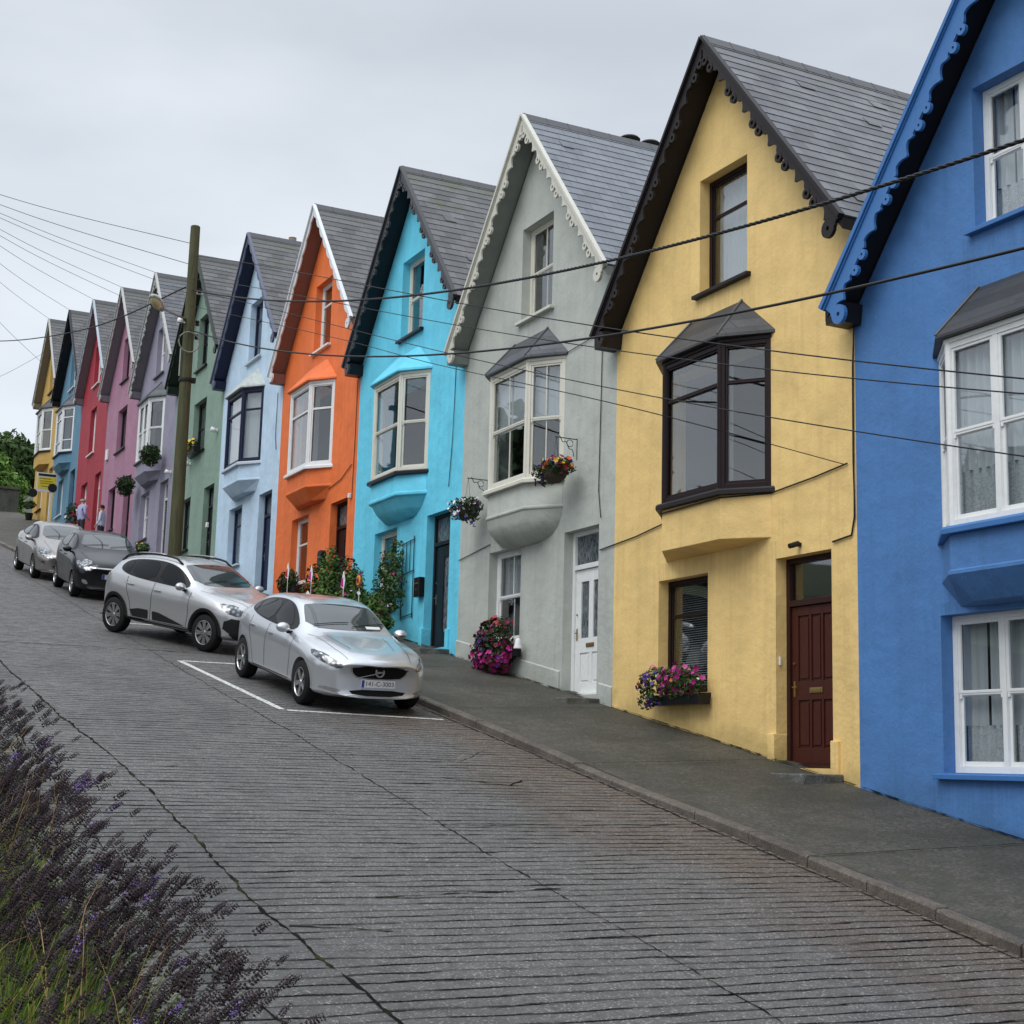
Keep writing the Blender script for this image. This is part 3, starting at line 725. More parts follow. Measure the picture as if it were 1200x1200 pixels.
def door_unit(parent, v0, fmat, lmat, kind, u0=.5, u1=1.66, v1=2.96, depth=.17, hand=1, letter=M_BRASS):
    T = frameT((depth, u0, v0), (0, 1, 0)); w = u1 - u0; h = v1 - v0
    fw = .07; lh = min(2.08, h - .35)
    f = MB(T); f.box(0, fw, -.09, 0, 0, h); f.box(w - fw, w, -.09, 0, 0, h); f.box(fw, w - fw, -.09, 0, h - fw, h); f.box(fw, w - fw, -.09, .005, lh + .02, lh + .10)
    f.box(fw, w - fw, -.09, .03, 0, .05)
    d = f.obj('door', fmat, parent, bevel=.005)
    a0, a1 = fw + .006, w - fw - .006
    lf = MB(T); y0, y1 = -.085, -.035
    def panel(pa, pb, pc, pd, depth_=.014):
        lf.box(pa, pb, y1 - depth_, y1 - depth_ + .003, pc, pd)
        lf.box(pa + .035, pb - .035, y1 - depth_, y1 - .004, pc + .035, pd - .035)
    dw = a1 - a0; c0, c1 = .055, lh + .014
    holes = []
    if kind == 'panel':
        xs = [.12, .385, .415 + .0, .585, .615, .88]; 
        cols = [(.13, .36), (.40, .60), (.64, .87)]
        holes = [(x, y, r0, r1) for x, y in cols for r0, r1 in ((.10, .40), (.52, .94))]
    elif kind == 'glass2': holes = [(x, y, .08, .32) for x, y in ((.16, .45), (.55, .84))] + [(.17, .43, .44, .90), (.57, .83, .44, .90)]
    elif kind == 'strip': holes = [(.38, .62, .14, .88)]
    elif kind == 'narrow': holes = [(.42, .58, .12, .86)]
    # leaf as stiles: slab behind plus raised grid
    us = sorted(set([0, 1] + [x for h_ in holes for x in h_[:2]])); ws = sorted(set([0, 1] + [x for h_ in holes for x in h_[2:]]))
    for i in range(len(us) - 1):
        for j in range(len(ws) - 1):
            mu, mw_ = (us[i] + us[i + 1]) / 2, (ws[j] + ws[j + 1]) / 2
            if any(h_[0] < mu < h_[1] and h_[2] < mw_ < h_[3] for h_ in holes): continue
            lf.box(a0 + dw * us[i], a0 + dw * us[i + 1], y0, y1, c0 + (c1 - c0) * ws[j], c0 + (c1 - c0) * ws[j + 1])
    glassy = []
    for h_ in holes:
        A, B, C, D = a0 + dw * h_[0], a0 + dw * h_[1], c0 + (c1 - c0) * h_[2], c0 + (c1 - c0) * h_[3]
        isg = (kind == 'glass2' and h_[2] > .4) or kind in ('strip', 'narrow')
        if isg: glassy.append((A, B, C, D))
        else:
            lf.box(A - .001, B + .001, y0, y1 - .022, C - .001, D + .001)
            lf.box(A + .03, B - .03, y1 - .022, y1 - .006, C + .035, D - .035)
    leaf = lf.obj('leaf', lmat, d, bevel=.004)
    gl = MB(T)
    for (A, B, C, D) in glassy: gl.box(A - .002, B + .002, y0 + .02, y0 + .026, C - .002, D + .002)
    gl.box(fw, w - fw, -.06, -.054, lh + .10, h - fw)
    gl.obj('pane', M_GLASS if kind == 'panel' else M_FROST, d)
    lb = MB(T); mid = (a0 + a1) / 2
    cz = c0 + (c1 - c0) * (.46 if kind == 'panel' else .38)
    if kind in ('panel', 'glass2'): lb.box(mid - .13, mid + .13, y1, y1 + .012, cz - .035, cz + .035); lb.box(mid - .10, mid + .10, y1 + .012, y1 + .02, cz - .02, cz + .02)
    if lb.v: lb.obj('letter_slot', letter, d, bevel=.003)
    hd = MB(T); ha = a1 - .06
    hd.box(ha - .018, ha + .018, y1, y1 + .01, .92, 1.12); hd.tube([(ha, y1, 1.04), (ha, y1 + .045, 1.04), (ha - .10, y1 + .05, 1.04)], .009, 6)
    hd.lathe([(0, 0), (.016, 0), (.016, .02), (0, .02)], 'y', 8, (ha, y1, 1.35))
    hd.obj('handle', letter, d)
    return d
def m_frost():
    t = NT('obscured glass'); n = t.noise(t.coord((1, 1, .5)), 24, 4, .7)
    return t.set(t.ramp(n, [(.35, (.02, .025, .03, 1)), (.68, (.20, .23, .25, 1))]), .08, normal=t.bump(n, .3, .01))
M_FROST = m_frost()

def step_stone(name, y, z_top, u_w, label):
    b = MB(); b.box(-.62, .05, -u_w / 2, u_w / 2, -.4, 0)
    o = b.obj(name, M_STEP, bevel=.02); o.location = (0, y, z_top); return tag(o, label, 'door step')

def house(k, spec):
    yR = Y1 + HW * (k - 1); root = empty('terraced_house', (0, yR, zb(yR)), spec['label'], 'house', 'painted gabled houses stepping up the hill')
    fm = spec['frame']
    bay = spec.get('bay')
    tw = spec.get('topwin', (2.30, 3.50, 7.13, 8.90)); lw = spec.get('lowwin', (3.25, 4.55, 1.25, 2.94)); dr = (.5, 1.66, spec.get('dv', .22), 2.96)
    mid = (1.84, 4.30, 4.0, 6.0) if bay else spec['midwin']
    ops = [tw, mid, lw, dr]
    W = m_plaster('plaster ' + spec['n'], spec['wall'], spec.get('moss', .45), [(tw[0] - .09, tw[1] + .09, tw[2] - .07), (lw[0] - .09, lw[1] + .09, lw[2] - .07), (1.75, 4.38, 3.2) if bay else (mid[0] - .09, mid[1] + .09, mid[2] - .07)])
    mats = {'wall': W}
    b = MB(); wall_front(b, ops)
    D = 8.4
    e = .006
    # side and back walls, floors
    def side(u):
        b.add([(.30, u, -1.6), (D, u, -1.6), (D, u, topline(u, .22)), (.30, u, topline(u, .22))], [(0, 1, 2, 3)])
    side(e); side(HW - e)
    b.add([(D, e, -1.6), (D, HW - e, -1.6), (D, HW - e, topline(HW, .22)), (D, AP, topline(AP, .22)), (D, e, topline(0, .22))], [(0, 1, 2, 3, 4)])
    w_ = b.obj('wall', W, root)
    fl_ = MB()
    for v in (.2, 3.1, 6.25): fl_.box(.31, D - .1, .2, HW - .2, v, v + .15)
    for u in (.2, HW - .2): fl_.add([(.31, u, 0), (D - .1, u, 0), (D - .1, u, topline(u, .5)), (.31, u, topline(u, .5))], [(0, 1, 2, 3)])
    fl_.add([(4, .2, 0), (4, HW - .2, 0), (4, HW - .2, 6.2), (4, AP, 9.8), (4, .2, 6.2)], [(0, 1, 2, 3, 4)])
    fl_.obj('room_floor', M_DARK, root)
    rf = roof(root, m_slate('slate ' + spec['n'], spec['slate'], spec.get('rmoss', .3), contrast=spec.get('rc', 1)), spec['soffit'], spec.get('ridge', MATS['ridge']), seed=k)
    for sd_ in (1, -1):
        bo = bargeboard(root, spec['barge'], spec.get('bstyle', 'fancy'), sd_)
    # attic window
    def win(op, cfg, dep, sm, seed=0):
        T = frameT((dep, op[0], op[2]), (0, 1, 0))
        fo = window_unit(root, T, op[1] - op[0], op[3] - op[2], cfg.get('m', fm), cols=cfg.get('cols', (0, 1)), rows=cfg.get('rows', (0, .5, 1)), glaz=cfg.get('glaz', 0), sash=cfg.get('sash', False), cur=cfg.get('cur'), fw=cfg.get('fw', .07), seed=seed + k, rowsets=cfg.get('rowsets'))
        if sm: sill(fo, frameT((0, op[0], op[2]), (0, 1, 0)), op[1] - op[0], sm)
        return fo
    win(tw, spec['wt'], .17, spec['sill'], 1)
    win(lw, spec['wl'], .17, spec.get('lsill', spec['sill']), 2)
    if bay: bay_window(root, mats, bay.get('roofstyle', 'slate'), fm, bay.get('rows', (0, .5, 1)), bay.get('glaz', 0), bay.get('sash', False), bay.get('cur'), bay.get('sillm', spec['sill']), bay['roofm'] if bay['roofm'] != 'wall' else W, bay.get('corbel', 'flat'), front_cols=bay.get('fc', (0, 1)), cant_cols=bay.get('cc', (0, 1)), frowsets=bay.get('frs'), crowsets=bay.get('crs'))
    else: win(mid, spec['wm'], .17, spec['sill'], 3)
    door_unit(root, dr[2], spec['dframe'], spec['dleaf'], spec['dkind'], v1=dr[3], letter=spec.get('letter', M_BRASS))
    # painted blocks at the foot of the door jambs
    if spec.get('blocks'):
        for (a, c, z1) in ((.36, .505, .56), (1.655, 1.80, .66)): q = MB(); q.box(-.05, .18, a, c, -.2, z1); q.obj('jamb_foot', W, root, bevel=.015)
    if spec.get('plinth'):
        q = MB(); 
        for (a, c) in ((0.0, .42), (1.72, HW)):
            vs = [(x, u, S * u + dz) for u in (a, c) for (x, dz) in ((-.025, -.6), (-.025, .30), (-.004, .32), (.05, -.6))]
            q.add(vs, [(0, 1, 5, 4), (1, 2, 6, 5), (2, 3, 7, 6), (0, 3, 2, 1), (4, 5, 6, 7)])
        q.obj('plinth', W, root)
    return root

def cable(root, pts, r=.012):
    b = MB(); b.tube(pts, r, 5); return b.obj('wall_cable', M_CABLE, root)

MATS['ridge'] = m_plain('ridge tile', (.055, .055, .06, 1), .5)
MATS['lead'] = m_plain('lead flashing', (.10, .105, .11, 1), .5)
SLB = (.098, .100, .112, 1); SLG = (.145, .160, .186, 1); SLW = (.090, .087, .088, 1)
BSL = m_slate('bay slate', (.060, .066, .078, 1), .15, .2, .3, 1.6)
BSLD = m_slate('bay slate worn', (.036, .036, .038, 1), .5, .2, .3, 1.8)
WH = dict
K = .96
P_BLUE = m_paint('blue trim paint', lin((62, 116, 178), .95), .45); P_GREYW = m_paint('grey white trim', (.42, .42, .40, 1), .5)
P_SBLK = m_paint('near black trim', (.014, .013, .015, 1), .4); P_SBRN = m_paint('dark umber trim', (.020, .016, .017, 1), .5)
P_SGREY = m_paint('grey soffit', lin((140, 145, 138), .8), .6); P_TRIMW = m_paint('white trim', (.72, .74, .76, 1), .45)
P_CREAMT = m_paint('cream trim', lin((205, 203, 190)), .5); P_MAUVE = m_paint('mauve grey soffit', (.20, .18, .20, 1), .6)
P_TERR = m_paint('dusty terracotta soffit', (.22, .11, .085, 1), .6); P_TAN = m_paint('tan grey soffit', (.22, .19, .14, 1), .6)
P_ORSILL = M_WHITE
house(0, dict(n='blue', label='cobalt blue house with lace curtained white sash windows at the right edge', wall=lin((76, 125, 184), 1.0), frame=M_WHITE, slate=SLB, soffit=P_SBLK, barge=P_BLUE, bstyle='bold',
    sill=P_BLUE, wt=dict(m=M_WHITE, cols=(0, .5, 1), rows=(0, .5, 1), sash=True, cur='lacefull', glaz=0), wl=dict(m=M_WHITE, cols=(0, .5, 1), rows=(0, .5, 1), sash=True, cur='lacefull'),
    topwin=(2.50, 3.74, 7.46, 9.16), lowwin=(2.9, 4.44, 1.3, 3.06),
    bay=dict(roofm=BSLD, rows=(0, .5, 1), sash=True, cur='lacefull', fc=(0, .5, 1), corbel='cant', sillm=P_BLUE), dframe=M_WHITE, dleaf=P_BLUE, dkind='panel', moss=.3))
house(1, dict(n='yellow', label='mustard yellow house with dark brown windows and panelled brown door', wall=lin((238, 203, 132), 1.0), frame=M_BROWN, slate=SLB, soffit=P_SBRN, barge=P_SBRN,
    sill=P_SBRN, wt=dict(cols=(0, 1), rows=(0, .68, 1), cur='net'), wl=dict(rows=(0, .70, 1), cur='blind'),
    bay=dict(roofm=BSLD, rows=(0, .74, 1), cur='draperight', fc=(0, 1), corbel='flat', sillm=P_SBRN), dframe=m_paint('brown door frame', (.034, .012, .010, 1), .4), dleaf=m_paint('brown door paint', (.060, .016, .011, 1), .4), dkind='panel', blocks=True, rmoss=.3, moss=.5))
house(2, dict(n='grey', label='pale grey house with hanging baskets and white glazed door', wall=lin((184, 188, 180), 1.0), frame=M_CREAM, slate=SLG, soffit=P_SGREY, barge=P_CREAMT,
    sill=P_CREAMT, wt=dict(m=M_CREAM, sash=True, glaz=1, cur=None), wl=dict(m=M_WHITE, sash=True, glaz=1, cur='half'),
    bay=dict(roofm=BSL, rows=(0, .5, 1), sash=True, glaz=1, cur='half', corbel='bowl', sillm=M_CREAM), dframe=M_WHITE, dleaf=M_WHITE, dkind='glass2', plinth=True, rmoss=.02, rc=.45, moss=.25))
house(3, dict(n='turquoise', label='bright turquoise house with cream windows and black front door', wall=lin((106, 212, 240), 1.0), frame=M_CREAM, slate=SLW, soffit=M_BLACK, barge=m_paint('black grey trim', (.05, .05, .055, 1), .4),
    sill=M_BLACK, wt=dict(m=M_CREAM, sash=True, cur=None), wl=dict(m=M_CREAM, sash=True, cur=None),
    bay=dict(roofm='wall', roofstyle='plain', rows=(0, .5, 1), sash=True, corbel='bowl2', sillm=M_BLACK), dframe=M_BLACK, dleaf=M_BLACK, dkind='strip', blocks=True, rmoss=.85, letter=M_METAL, moss=.2))
house(4, dict(n='orange', label='vivid orange house with white windows and white bargeboards', wall=lin((240, 120, 58), 1.0), frame=M_WHITE, slate=SLW, soffit=P_TERR, barge=P_TRIMW, bstyle='small',
    sill=M_WHITE, wt=dict(rows=(0, .70, 1)), wl=dict(rows=(0, .62, 1), cur=None),
    bay=dict(roofm='wall', roofstyle='plain', rows=(0, .70, 1), corbel='cant', sillm=M_WHITE, cur='drape'), dframe=M_BROWN, dleaf=M_BROWN, dkind='narrow', rmoss=.25, letter=M_METAL, moss=.25))
house(5, dict(n='light blue', label='pale sky blue house with navy windows and navy gable soffit', wall=lin((196, 220, 240), 1.0), frame=M_NAVY, slate=SLW, soffit=M_NAVY, barge=m_paint('blue grey trim', (.10, .11, .17, 1), .5), bstyle='small',
    sill=m_paint('pale grey sill', (.5, .56, .62, 1), .5), wt=dict(rows=(0, .72, 1), cur='net'), wl=dict(rows=(0, .72, 1), cur='net'),
    bay=dict(roofm=m_paint('mossy white bay roof', (.48, .52, .50, 1), .7, .2, .8), roofstyle='plain', rows=(0, .74, 1), cur='net', corbel='cant', sillm=m_paint('pale grey bay sill', (.5, .56, .62, 1), .5)), dframe=M_NAVY, dleaf=M_NAVY, dkind='narrow', rmoss=.55, letter=M_METAL, moss=.2))
house(6, dict(n='sage', label='sage green house with flat black windows behind the wooden pole', wall=lin((138, 164, 148), .92), frame=M_BLACK, slate=SLW, soffit=M_GREEND, barge=M_GREEND, bstyle='small',
    sill=M_BLACK, wt=dict(cols=(0, .5, 1), rows=(0, .5, 1), sash=True, cur='half'), wl=dict(rows=(0, .5, 1), sash=True), wm=dict(cols=(0, .5, 1), rows=(0, .5, 1), sash=True), midwin=(2.0, 3.5, 4.3, 6.0), dframe=M_BLACK, dleaf=M_BLACK, dkind='narrow', rmoss=.4, letter=M_METAL))
house(7, dict(n='lilac', label='lilac grey house with white bay window and two wall planters', wall=lin((156, 152, 172), .9), frame=M_WHITE, slate=SLB, soffit=P_MAUVE, barge=P_GREYW,
    sill=m_paint('dark grey sill', (.1, .1, .11, 1), .5), wt=dict(m=M_WHITE, sash=True), wl=dict(m=M_WHITE, sash=True, cur='net'),
    bay=dict(roofm=BSL, rows=(0, .5, 1), sash=True, corbel='cant', fc=(0, .5, 1)), dframe=M_WHITE, dleaf=M_BLACK, dkind='glass2', rmoss=.2))
house(8, dict(n='pink', label='dusty pink house with black flush windows beside the red one', wall=lin((184, 132, 158), .85), frame=M_BLACK, slate=SLW, soffit=P_MAUVE, barge=P_GREYW, bstyle='small',
    sill=m_paint('dark sill', (.06, .06, .07, 1), .5), wt=dict(rows=(0, .7, 1)), wl=dict(rows=(0, 1)), wm=dict(cols=(0, .5, 1), rows=(0, 1), cur='net'), midwin=(2.1, 3.7, 4.3, 6.0), dframe=M_BLACK, dleaf=M_BLACK, dkind='narrow', rmoss=.5))
house(9, dict(n='red', label='deep red house with white sills and tall white sash windows', wall=lin((176, 44, 62), .85), frame=M_WHITE, slate=SLW, soffit=P_MAUVE, barge=m_paint('pale blue grey trim', (.40, .45, .5, 1), .5), bstyle='small',
    sill=M_WHITE, wt=dict(m=M_WHITE, sash=True), wl=dict(m=M_WHITE, sash=True, cur='half'), wm=dict(m=M_WHITE, sash=True), midwin=(2.4, 3.6, 4.1, 6.1), dframe=M_WHITE, dleaf=m_paint('red door', (.2, .02, .03, 1), .4), dkind='panel', rmoss=.3))
house(10, dict(n='steel blue', label='steel blue house with white bay above the yellow sale board', wall=lin((98, 142, 168), .9), frame=M_WHITE, slate=SLW, soffit=M_BLACK, barge=M_BLACK, bstyle='small',
    sill=M_WHITE, wt=dict(rows=(0, .7, 1)), wl=dict(rows=(0, .7, 1)),
    bay=dict(roofm=BSL, rows=(0, .25, .8, 1), corbel='cant', sillm=M_NAVY), dframe=M_NAVY, dleaf=M_NAVY, dkind='panel', rmoss=.3))
house(11, dict(n='ochre', label='ochre yellow house at the top end of the terrace', wall=lin((206, 168, 88), .9), frame=M_WHITE, slate=SLW, soffit=P_TAN, barge=P_GREYW, bstyle='small',
    sill=M_BROWN, wt=dict(rows=(0, .5, 1), sash=True), wl=dict(rows=(0, .5, 1), sash=True),
    bay=dict(roofm=BSLD, rows=(0, .5, 1), sash=True, corbel='flat', sillm=M_BROWN), dframe=M_WHITE, dleaf=M_BROWN, dkind='panel', rmoss=.3))
#@@NEXT
# ------------------------------------------------------------------ cars
def interp(tab, s):
    xs = [p[0] for p in tab]; ys = [p[1] for p in tab]
    # monotone-ish cubic through catmull-rom
    if s <= xs[0]: return ys[0]
    if s >= xs[-1]: return ys[-1]
    i = max(j for j in range(len(xs) - 1) if xs[j] <= s)
    t = (s - xs[i]) / (xs[i + 1] - xs[i])
    def sl(j):
        if j <= 0 or j >= len(xs) - 1: return (ys[min(j + 1, len(xs) - 1)] - ys[max(j - 1, 0)]) / (xs[min(j + 1, len(xs) - 1)] - xs[max(j - 1, 0)])
        a = (ys[j] - ys[j - 1]) / (xs[j] - xs[j - 1]); b = (ys[j + 1] - ys[j]) / (xs[j + 1] - xs[j])
        return 0 if a * b <= 0 else 2 * a * b / (a + b)
    h = xs[i + 1] - xs[i]; m0, m1 = sl(i) * h, sl(i + 1) * h
    return ys[i] * (2 * t**3 - 3 * t**2 + 1) + m0 * (t**3 - 2 * t**2 + t) + ys[i + 1] * (-2 * t**3 + 3 * t**2) + m1 * (t**3 - t**2)

def m_carpaint(name, c, metal=.5, rough=.38):
    t = NT(name); fn = t.noise(t.coord(), 400, 2)
    dr = t.noise(t.coord(), 85, 2, .5); drops = t.ramp(dr, [(.64, g(0)), (.68, g(1))])
    col = t.mix(t.math('MULTIPLY', fn, .25), c, mulc(c, 1.25))
    t.set(col, rough, metal, normal=t.bump(drops, .25, .002))
    t.b.inputs['Coat Weight'].default_value = .8; t.b.inputs['Coat Roughness'].default_value = .04
    return t.m
M_TYRE = m_plain('tyre rubber', (.014, .014, .014, 1), .75)
M_RIM = m_plain('alloy', (.55, .55, .56, 1), .28, .9)
M_TRIM = m_plain('black plastic trim', (.018, .018, .019, 1), .45)
M_CHROME = m_plain('chrome', (.75, .75, .76, 1), .12, 1.0)
M_WELL = m_plain('wheel well', (.006, .006, .006, 1), .9)
def m_carglass():
    t = NT('tinted car glass'); t.set((.012, .016, .018, 1), .03)
    t.b.inputs['Specular IOR Level'].default_value = .62
    return t.m
M_CGLASS = m_carglass()
M_WGLASS = m_carglass(); M_WGLASS.name = 'windscreen glass'; M_WGLASS.node_tree.nodes['Principled BSDF'].inputs['Base Color'].default_value = (.045, .055, .058, 1); M_WGLASS.node_tree.nodes['Principled BSDF'].inputs['Specular IOR Level'].default_value = 1.0
M_CGLASS.node_tree.nodes['Principled BSDF'].inputs['Specular IOR Level'].default_value = .22
M_CGLASS.node_tree.nodes['Principled BSDF'].inputs['Base Color'].default_value = (.006, .008, .009, 1)
def m_lamp(name, c1, c2):
    t = NT(name); v = t.coord(); vo = t.n('ShaderNodeTexVoronoi'); vo.inputs['Scale'].default_value = 14; t.l(v, vo.inputs['Vector'])
    t.set(t.ramp(vo.outputs[0], [(.15, c1), (.6, c2)]), .12, .5); t.b.inputs['Coat Weight'].default_value = 1; t.b.inputs['Coat Roughness'].default_value = .02
    return t.m
M_HEAD = m_lamp('headlamp', (.42, .44, .46, 1), (.04, .043, .048, 1)); M_TAIL = m_lamp('tail lamp', (.45, .02, .02, 1), (.16, .01, .012, 1))
M_PLATE = m_plain('plate white', (.72, .72, .72, 1), .4); M_PBLUE = m_plain('plate blue', (.02, .05, .30, 1), .4); M_INK = m_plain('ink', (.02, .02, .02, 1), .5)

def text_obj(name, body, size, T, mat, parent, depth=.002, align='CENTER'):
    cu_ = bpy.data.curves.new(name, 'FONT'); cu_.body = body; cu_.size = size; cu_.extrude = depth; cu_.align_x = align; cu_.align_y = 'CENTER'
    tmp = bpy.data.objects.new(name + '_tmp', cu_); COL.objects.link(tmp); bpy.context.view_layer.update()
    me = bpy.data.meshes.new_from_object(tmp.evaluated_get(bpy.context.evaluated_depsgraph_get())); bpy.data.objects.remove(tmp)
    me.transform(T); me.materials.clear(); me.materials.append(mat)
    o = bpy.data.objects.new(name, me); COL.objects.link(o); o.parent = parent; return o

def chaikin(p, n=2, keep=.25):
    for _ in range(n):
        q = []
        for i in range(len(p)):
            a, b = p[i], p[(i + 1) % len(p)]
            q.append((a[0] * (1 - keep) + b[0] * keep, a[1] * (1 - keep) + b[1] * keep)); q.append((a[0] * keep + b[0] * (1 - keep), a[1] * keep + b[1] * (1 - keep)))
        p = q
    return p

def make_car(label, group, p, paint, contact_f, contact_r, side=-1, scale_w=1):
    """contact_f / contact_r: (X, Y) ground contacts of the front and rear wheels on the side nearer the camera"""
    F_ = Vector((contact_f[0], contact_f[1])); Rr = Vector((contact_r[0], contact_r[1])); fd = (F_ - Rr).normalized()
    f3 = Vector((fd.x, fd.y, S * fd.y)).normalized(); n3 = Vector((0, -S, 1)).normalized(); l3 = n3.cross(f3).normalized()
    W = p['W']; L = p['L']; wb = p['wb']; fo = p['fo']; r = p['r']; hw = W / 2
    mid = (F_ + Rr) / 2; trk = hw - .03
    # near side is the car's right (-l3)
    o3 = Vector((mid.x, mid.y, zroad(mid.y) + .002)) + l3 * trk
    mat = Matrix(((f3.x, l3.x, n3.x, o3.x), (f3.y, l3.y, n3.y, o3.y), (f3.z, l3.z, n3.z, o3.z), (0, 0, 0, 1)))
    root = empty('parked_car', mat=mat, label=label, cat='car', group=group)
    X = lambda s: fo + wb / 2 - s                       # station to local x
    ns = [0, .02, .05, .1, .17, .26, .38, .52, .68, .86, 1.02, 1.15, 1.28, 1.42, 1.58, 1.76, 1.95, 2.15, 2.35, 2.6, 2.85, 3.1, 3.3, 3.5, 3.7, 3.86, 4.0, 4.12, 4.22, 4.3, 4.35, 4.37]
    ns = [x * L / 4.37 for x in ns]
    vs = []; NP = 15
    for s in ns:
        zt = interp(p['top'], s); zbm = interp(p['bot'], s); wm = interp(p['wm'], s); zbl = min(interp(p['belt'], s), zt - .05)
        wr = min(interp(p['wr'], s), wm * .93); ws = wm * interp(p['ws'], s)
        H = zbl - zbm
        # sculpted flank
        pts = [(0, zbm), (wm * .55, zbm), (wm * .90, zbm + .02), (wm * .975, zbm + .10 * H + .02), (wm * .985, zbm + .30 * H), (wm * .995, zbm + .52 * H), (wm * 1.0, zbm + .70 * H), (wm * .985, zbm + .86 * H), (ws, zbl)]
        gz = zt - zbl
        zre = zbl + gz * interp(p['re'], s)
        for a in (.35, .72): pts.append((ws + (wr - ws) * (a ** 1.25), zbl + (zre - zbl) * a))
        pts += [(wr, zre), (wr * .80, zbl + gz * .985 if gz > .12 else zt - .012), (wr * .42, zt - .002), (0, zt)]
        bowf = max(0, 1 - s / (.9)) ; bowr = max(0, 1 - (L - s) / .5)
        for (y, z) in pts:
            q = (y / hw) ** 2.4
            x = X(s) - p.get('bow', .30) * q * bowf + .14 * q * bowr
            x += p.get('lean', .0) * (z - .6) * bowr
            vs.append((x, y, z))
    n = len(ns); V = []; Fc = []
    for i in range(n):
        for j in range(NP): V.append(vs[i * NP + j])
    for i in range(n):
        for j in range(NP): x, y, z = vs[i * NP + j]; V.append((x, -y, z))
    off = n * NP
    for i in range(n - 1):
        for j in range(NP - 1):
            a = i * NP + j; Fc.append((a, a + 1, a + NP + 1, a + NP)); Fc.append((off + a, off + a + NP, off + a + NP + 1, off + a + 1))
    for e, i in ((0, 0), (1, n - 1)):
        for j in range(NP - 1):
            a, b = i * NP + j, i * NP + j + 1
            Fc.append((a, b, off + b, off + a) if e == 0 else (a, off + a, off + b, b))
    me = bpy.data.meshes.new('body'); me.from_pydata(V, [], Fc)
    bm = bmesh.new(); bm.from_mesh(me); cl_ = bm.edges.layers.float.new('crease_edge')
    for e in bm.edges:
        a, b = (e.verts[0].index % off), (e.verts[1].index % off)
        if a % NP == b % NP and abs(a - b) == NP: e[cl_] = {8: .55, 3: .45, 6: .3, 11: .25}.get(a % NP, 0)
    bmesh.ops.remove_doubles(bm, verts=bm.verts, dist=1e-5)
    bmesh.ops.dissolve_degenerate(bm, edges=bm.edges, dist=1e-6); bmesh.ops.recalc_face_normals(bm, faces=bm.faces); bm.to_mesh(me); bm.free()
    body = bpy.data.objects.new('body', me); COL.objects.link(body); body.parent = root
    me.materials.append(paint); me.materials.append(M_WELL)
    md = body.modifiers.new('s', 'SUBSURF'); md.levels = 2; md.render_levels = 2
    cut = MB(); 
    for ax in (wb / 2, -wb / 2):
        for sg in (1, -1):
            cut.mi = cut.mi; y0, y1 = sorted((sg * (hw - .30), sg * (hw + .3)))
            N = 40; P_ = [(ax + (r + .055) * math.cos(t * 2 * math.pi / N), r + .01 + (r + .055) * math.sin(t * 2 * math.pi / N)) for t in range(N)]
            vs_ = [(a, y0, b) for a, b in P_] + [(a, y1, b) for a, b in P_]
            cut.add(vs_, [tuple(range(N)), tuple(range(2 * N - 1, N - 1, -1))] + [(i, i + N, (i + 1) % N + N, (i + 1) % N) for i in range(N)])
    co = cut.obj('cutter', M_WELL, root)
    bo = body.modifiers.new('b', 'BOOLEAN'); bo.object = co; bo.operation = 'DIFFERENCE'; bo.solver = 'EXACT'; bo.material_mode = 'TRANSFER'
    bpy.context.view_layer.update(); dg = bpy.context.evaluated_depsgraph_get()
    # uncut surface for projecting trim
    bo.show_viewport = False; bpy.context.view_layer.update(); dg = bpy.context.evaluated_depsgraph_get()
    ev = body.evaluated_get(dg); m0 = ev.to_mesh(); bvh = BVHTree.FromPolygons([v.co.copy() for v in m0.vertices], [tuple(q.vertices) for q in m0.polygons]); ev.to_mesh_clear()
    bo.show_viewport = True; bpy.context.view_layer.update(); dg = bpy.context.evaluated_depsgraph_get()
    m1 = bpy.data.meshes.new_from_object(body.evaluated_get(dg)); body.modifiers.clear(); body.data = m1; m1.name = 'body'
    m1.polygons.foreach_set('use_smooth', [True] * len(m1.polygons))
    try: m1.set_sharp_from_angle(angle=R(38))
    except Exception: pass
    bpy.data.objects.remove(co)
    def decal(name, poly, view, mat_, eps=.003, step=.05, smooth=2, parent=body, edge=True):
        """project a 2D outline onto the body: view 'side' (x,z), 'front'/'back' (y,z), 'top' (x,y)"""
        if smooth: poly = chaikin(poly, smooth)
        bm = bmesh.new(); f = bm.faces.new([bm.verts.new((a, b, 0)) for a, b in poly])
        a0, a1 = min(q[0] for q in poly), max(q[0] for q in poly); b0, b1 = min(q[1] for q in poly), max(q[1] for q in poly)
        t = a0 + step
        while t < a1: bmesh.ops.bisect_plane(bm, geom=bm.verts[:] + bm.edges[:] + bm.faces[:], plane_co=(t, 0, 0), plane_no=(1, 0, 0)); t += step
        t = b0 + step
        while t < b1: bmesh.ops.bisect_plane(bm, geom=bm.verts[:] + bm.edges[:] + bm.faces[:], plane_co=(0, t, 0), plane_no=(0, 1, 0)); t += step
        ok = True
        for v in bm.verts:
            a, b = v.co.x, v.co.y
            sgn = 1
            if view == 'right': o_, d_ = Vector((a, -3, b)), Vector((0, 1, 0))
            elif view == 'left': o_, d_ = Vector((a, 3, b)), Vector((0, -1, 0))
            elif view == 'front': o_, d_ = Vector((5, a, b)), Vector((-1, 0, 0))
            elif view == 'back': o_, d_ = Vector((-5, a, b)), Vector((1, 0, 0))
            else: o_, d_ = Vector((a, b, 5)), Vector((0, 0, -1))
            h, nn, idx, ds = bvh.ray_cast(o_, d_)
            if h is None:
                nr = bvh.find_nearest(o_ - d_ * -3 if False else o_ + d_ * (4 if view in ('front', 'back') else 2.4)); h, nn = nr[0], nr[1]
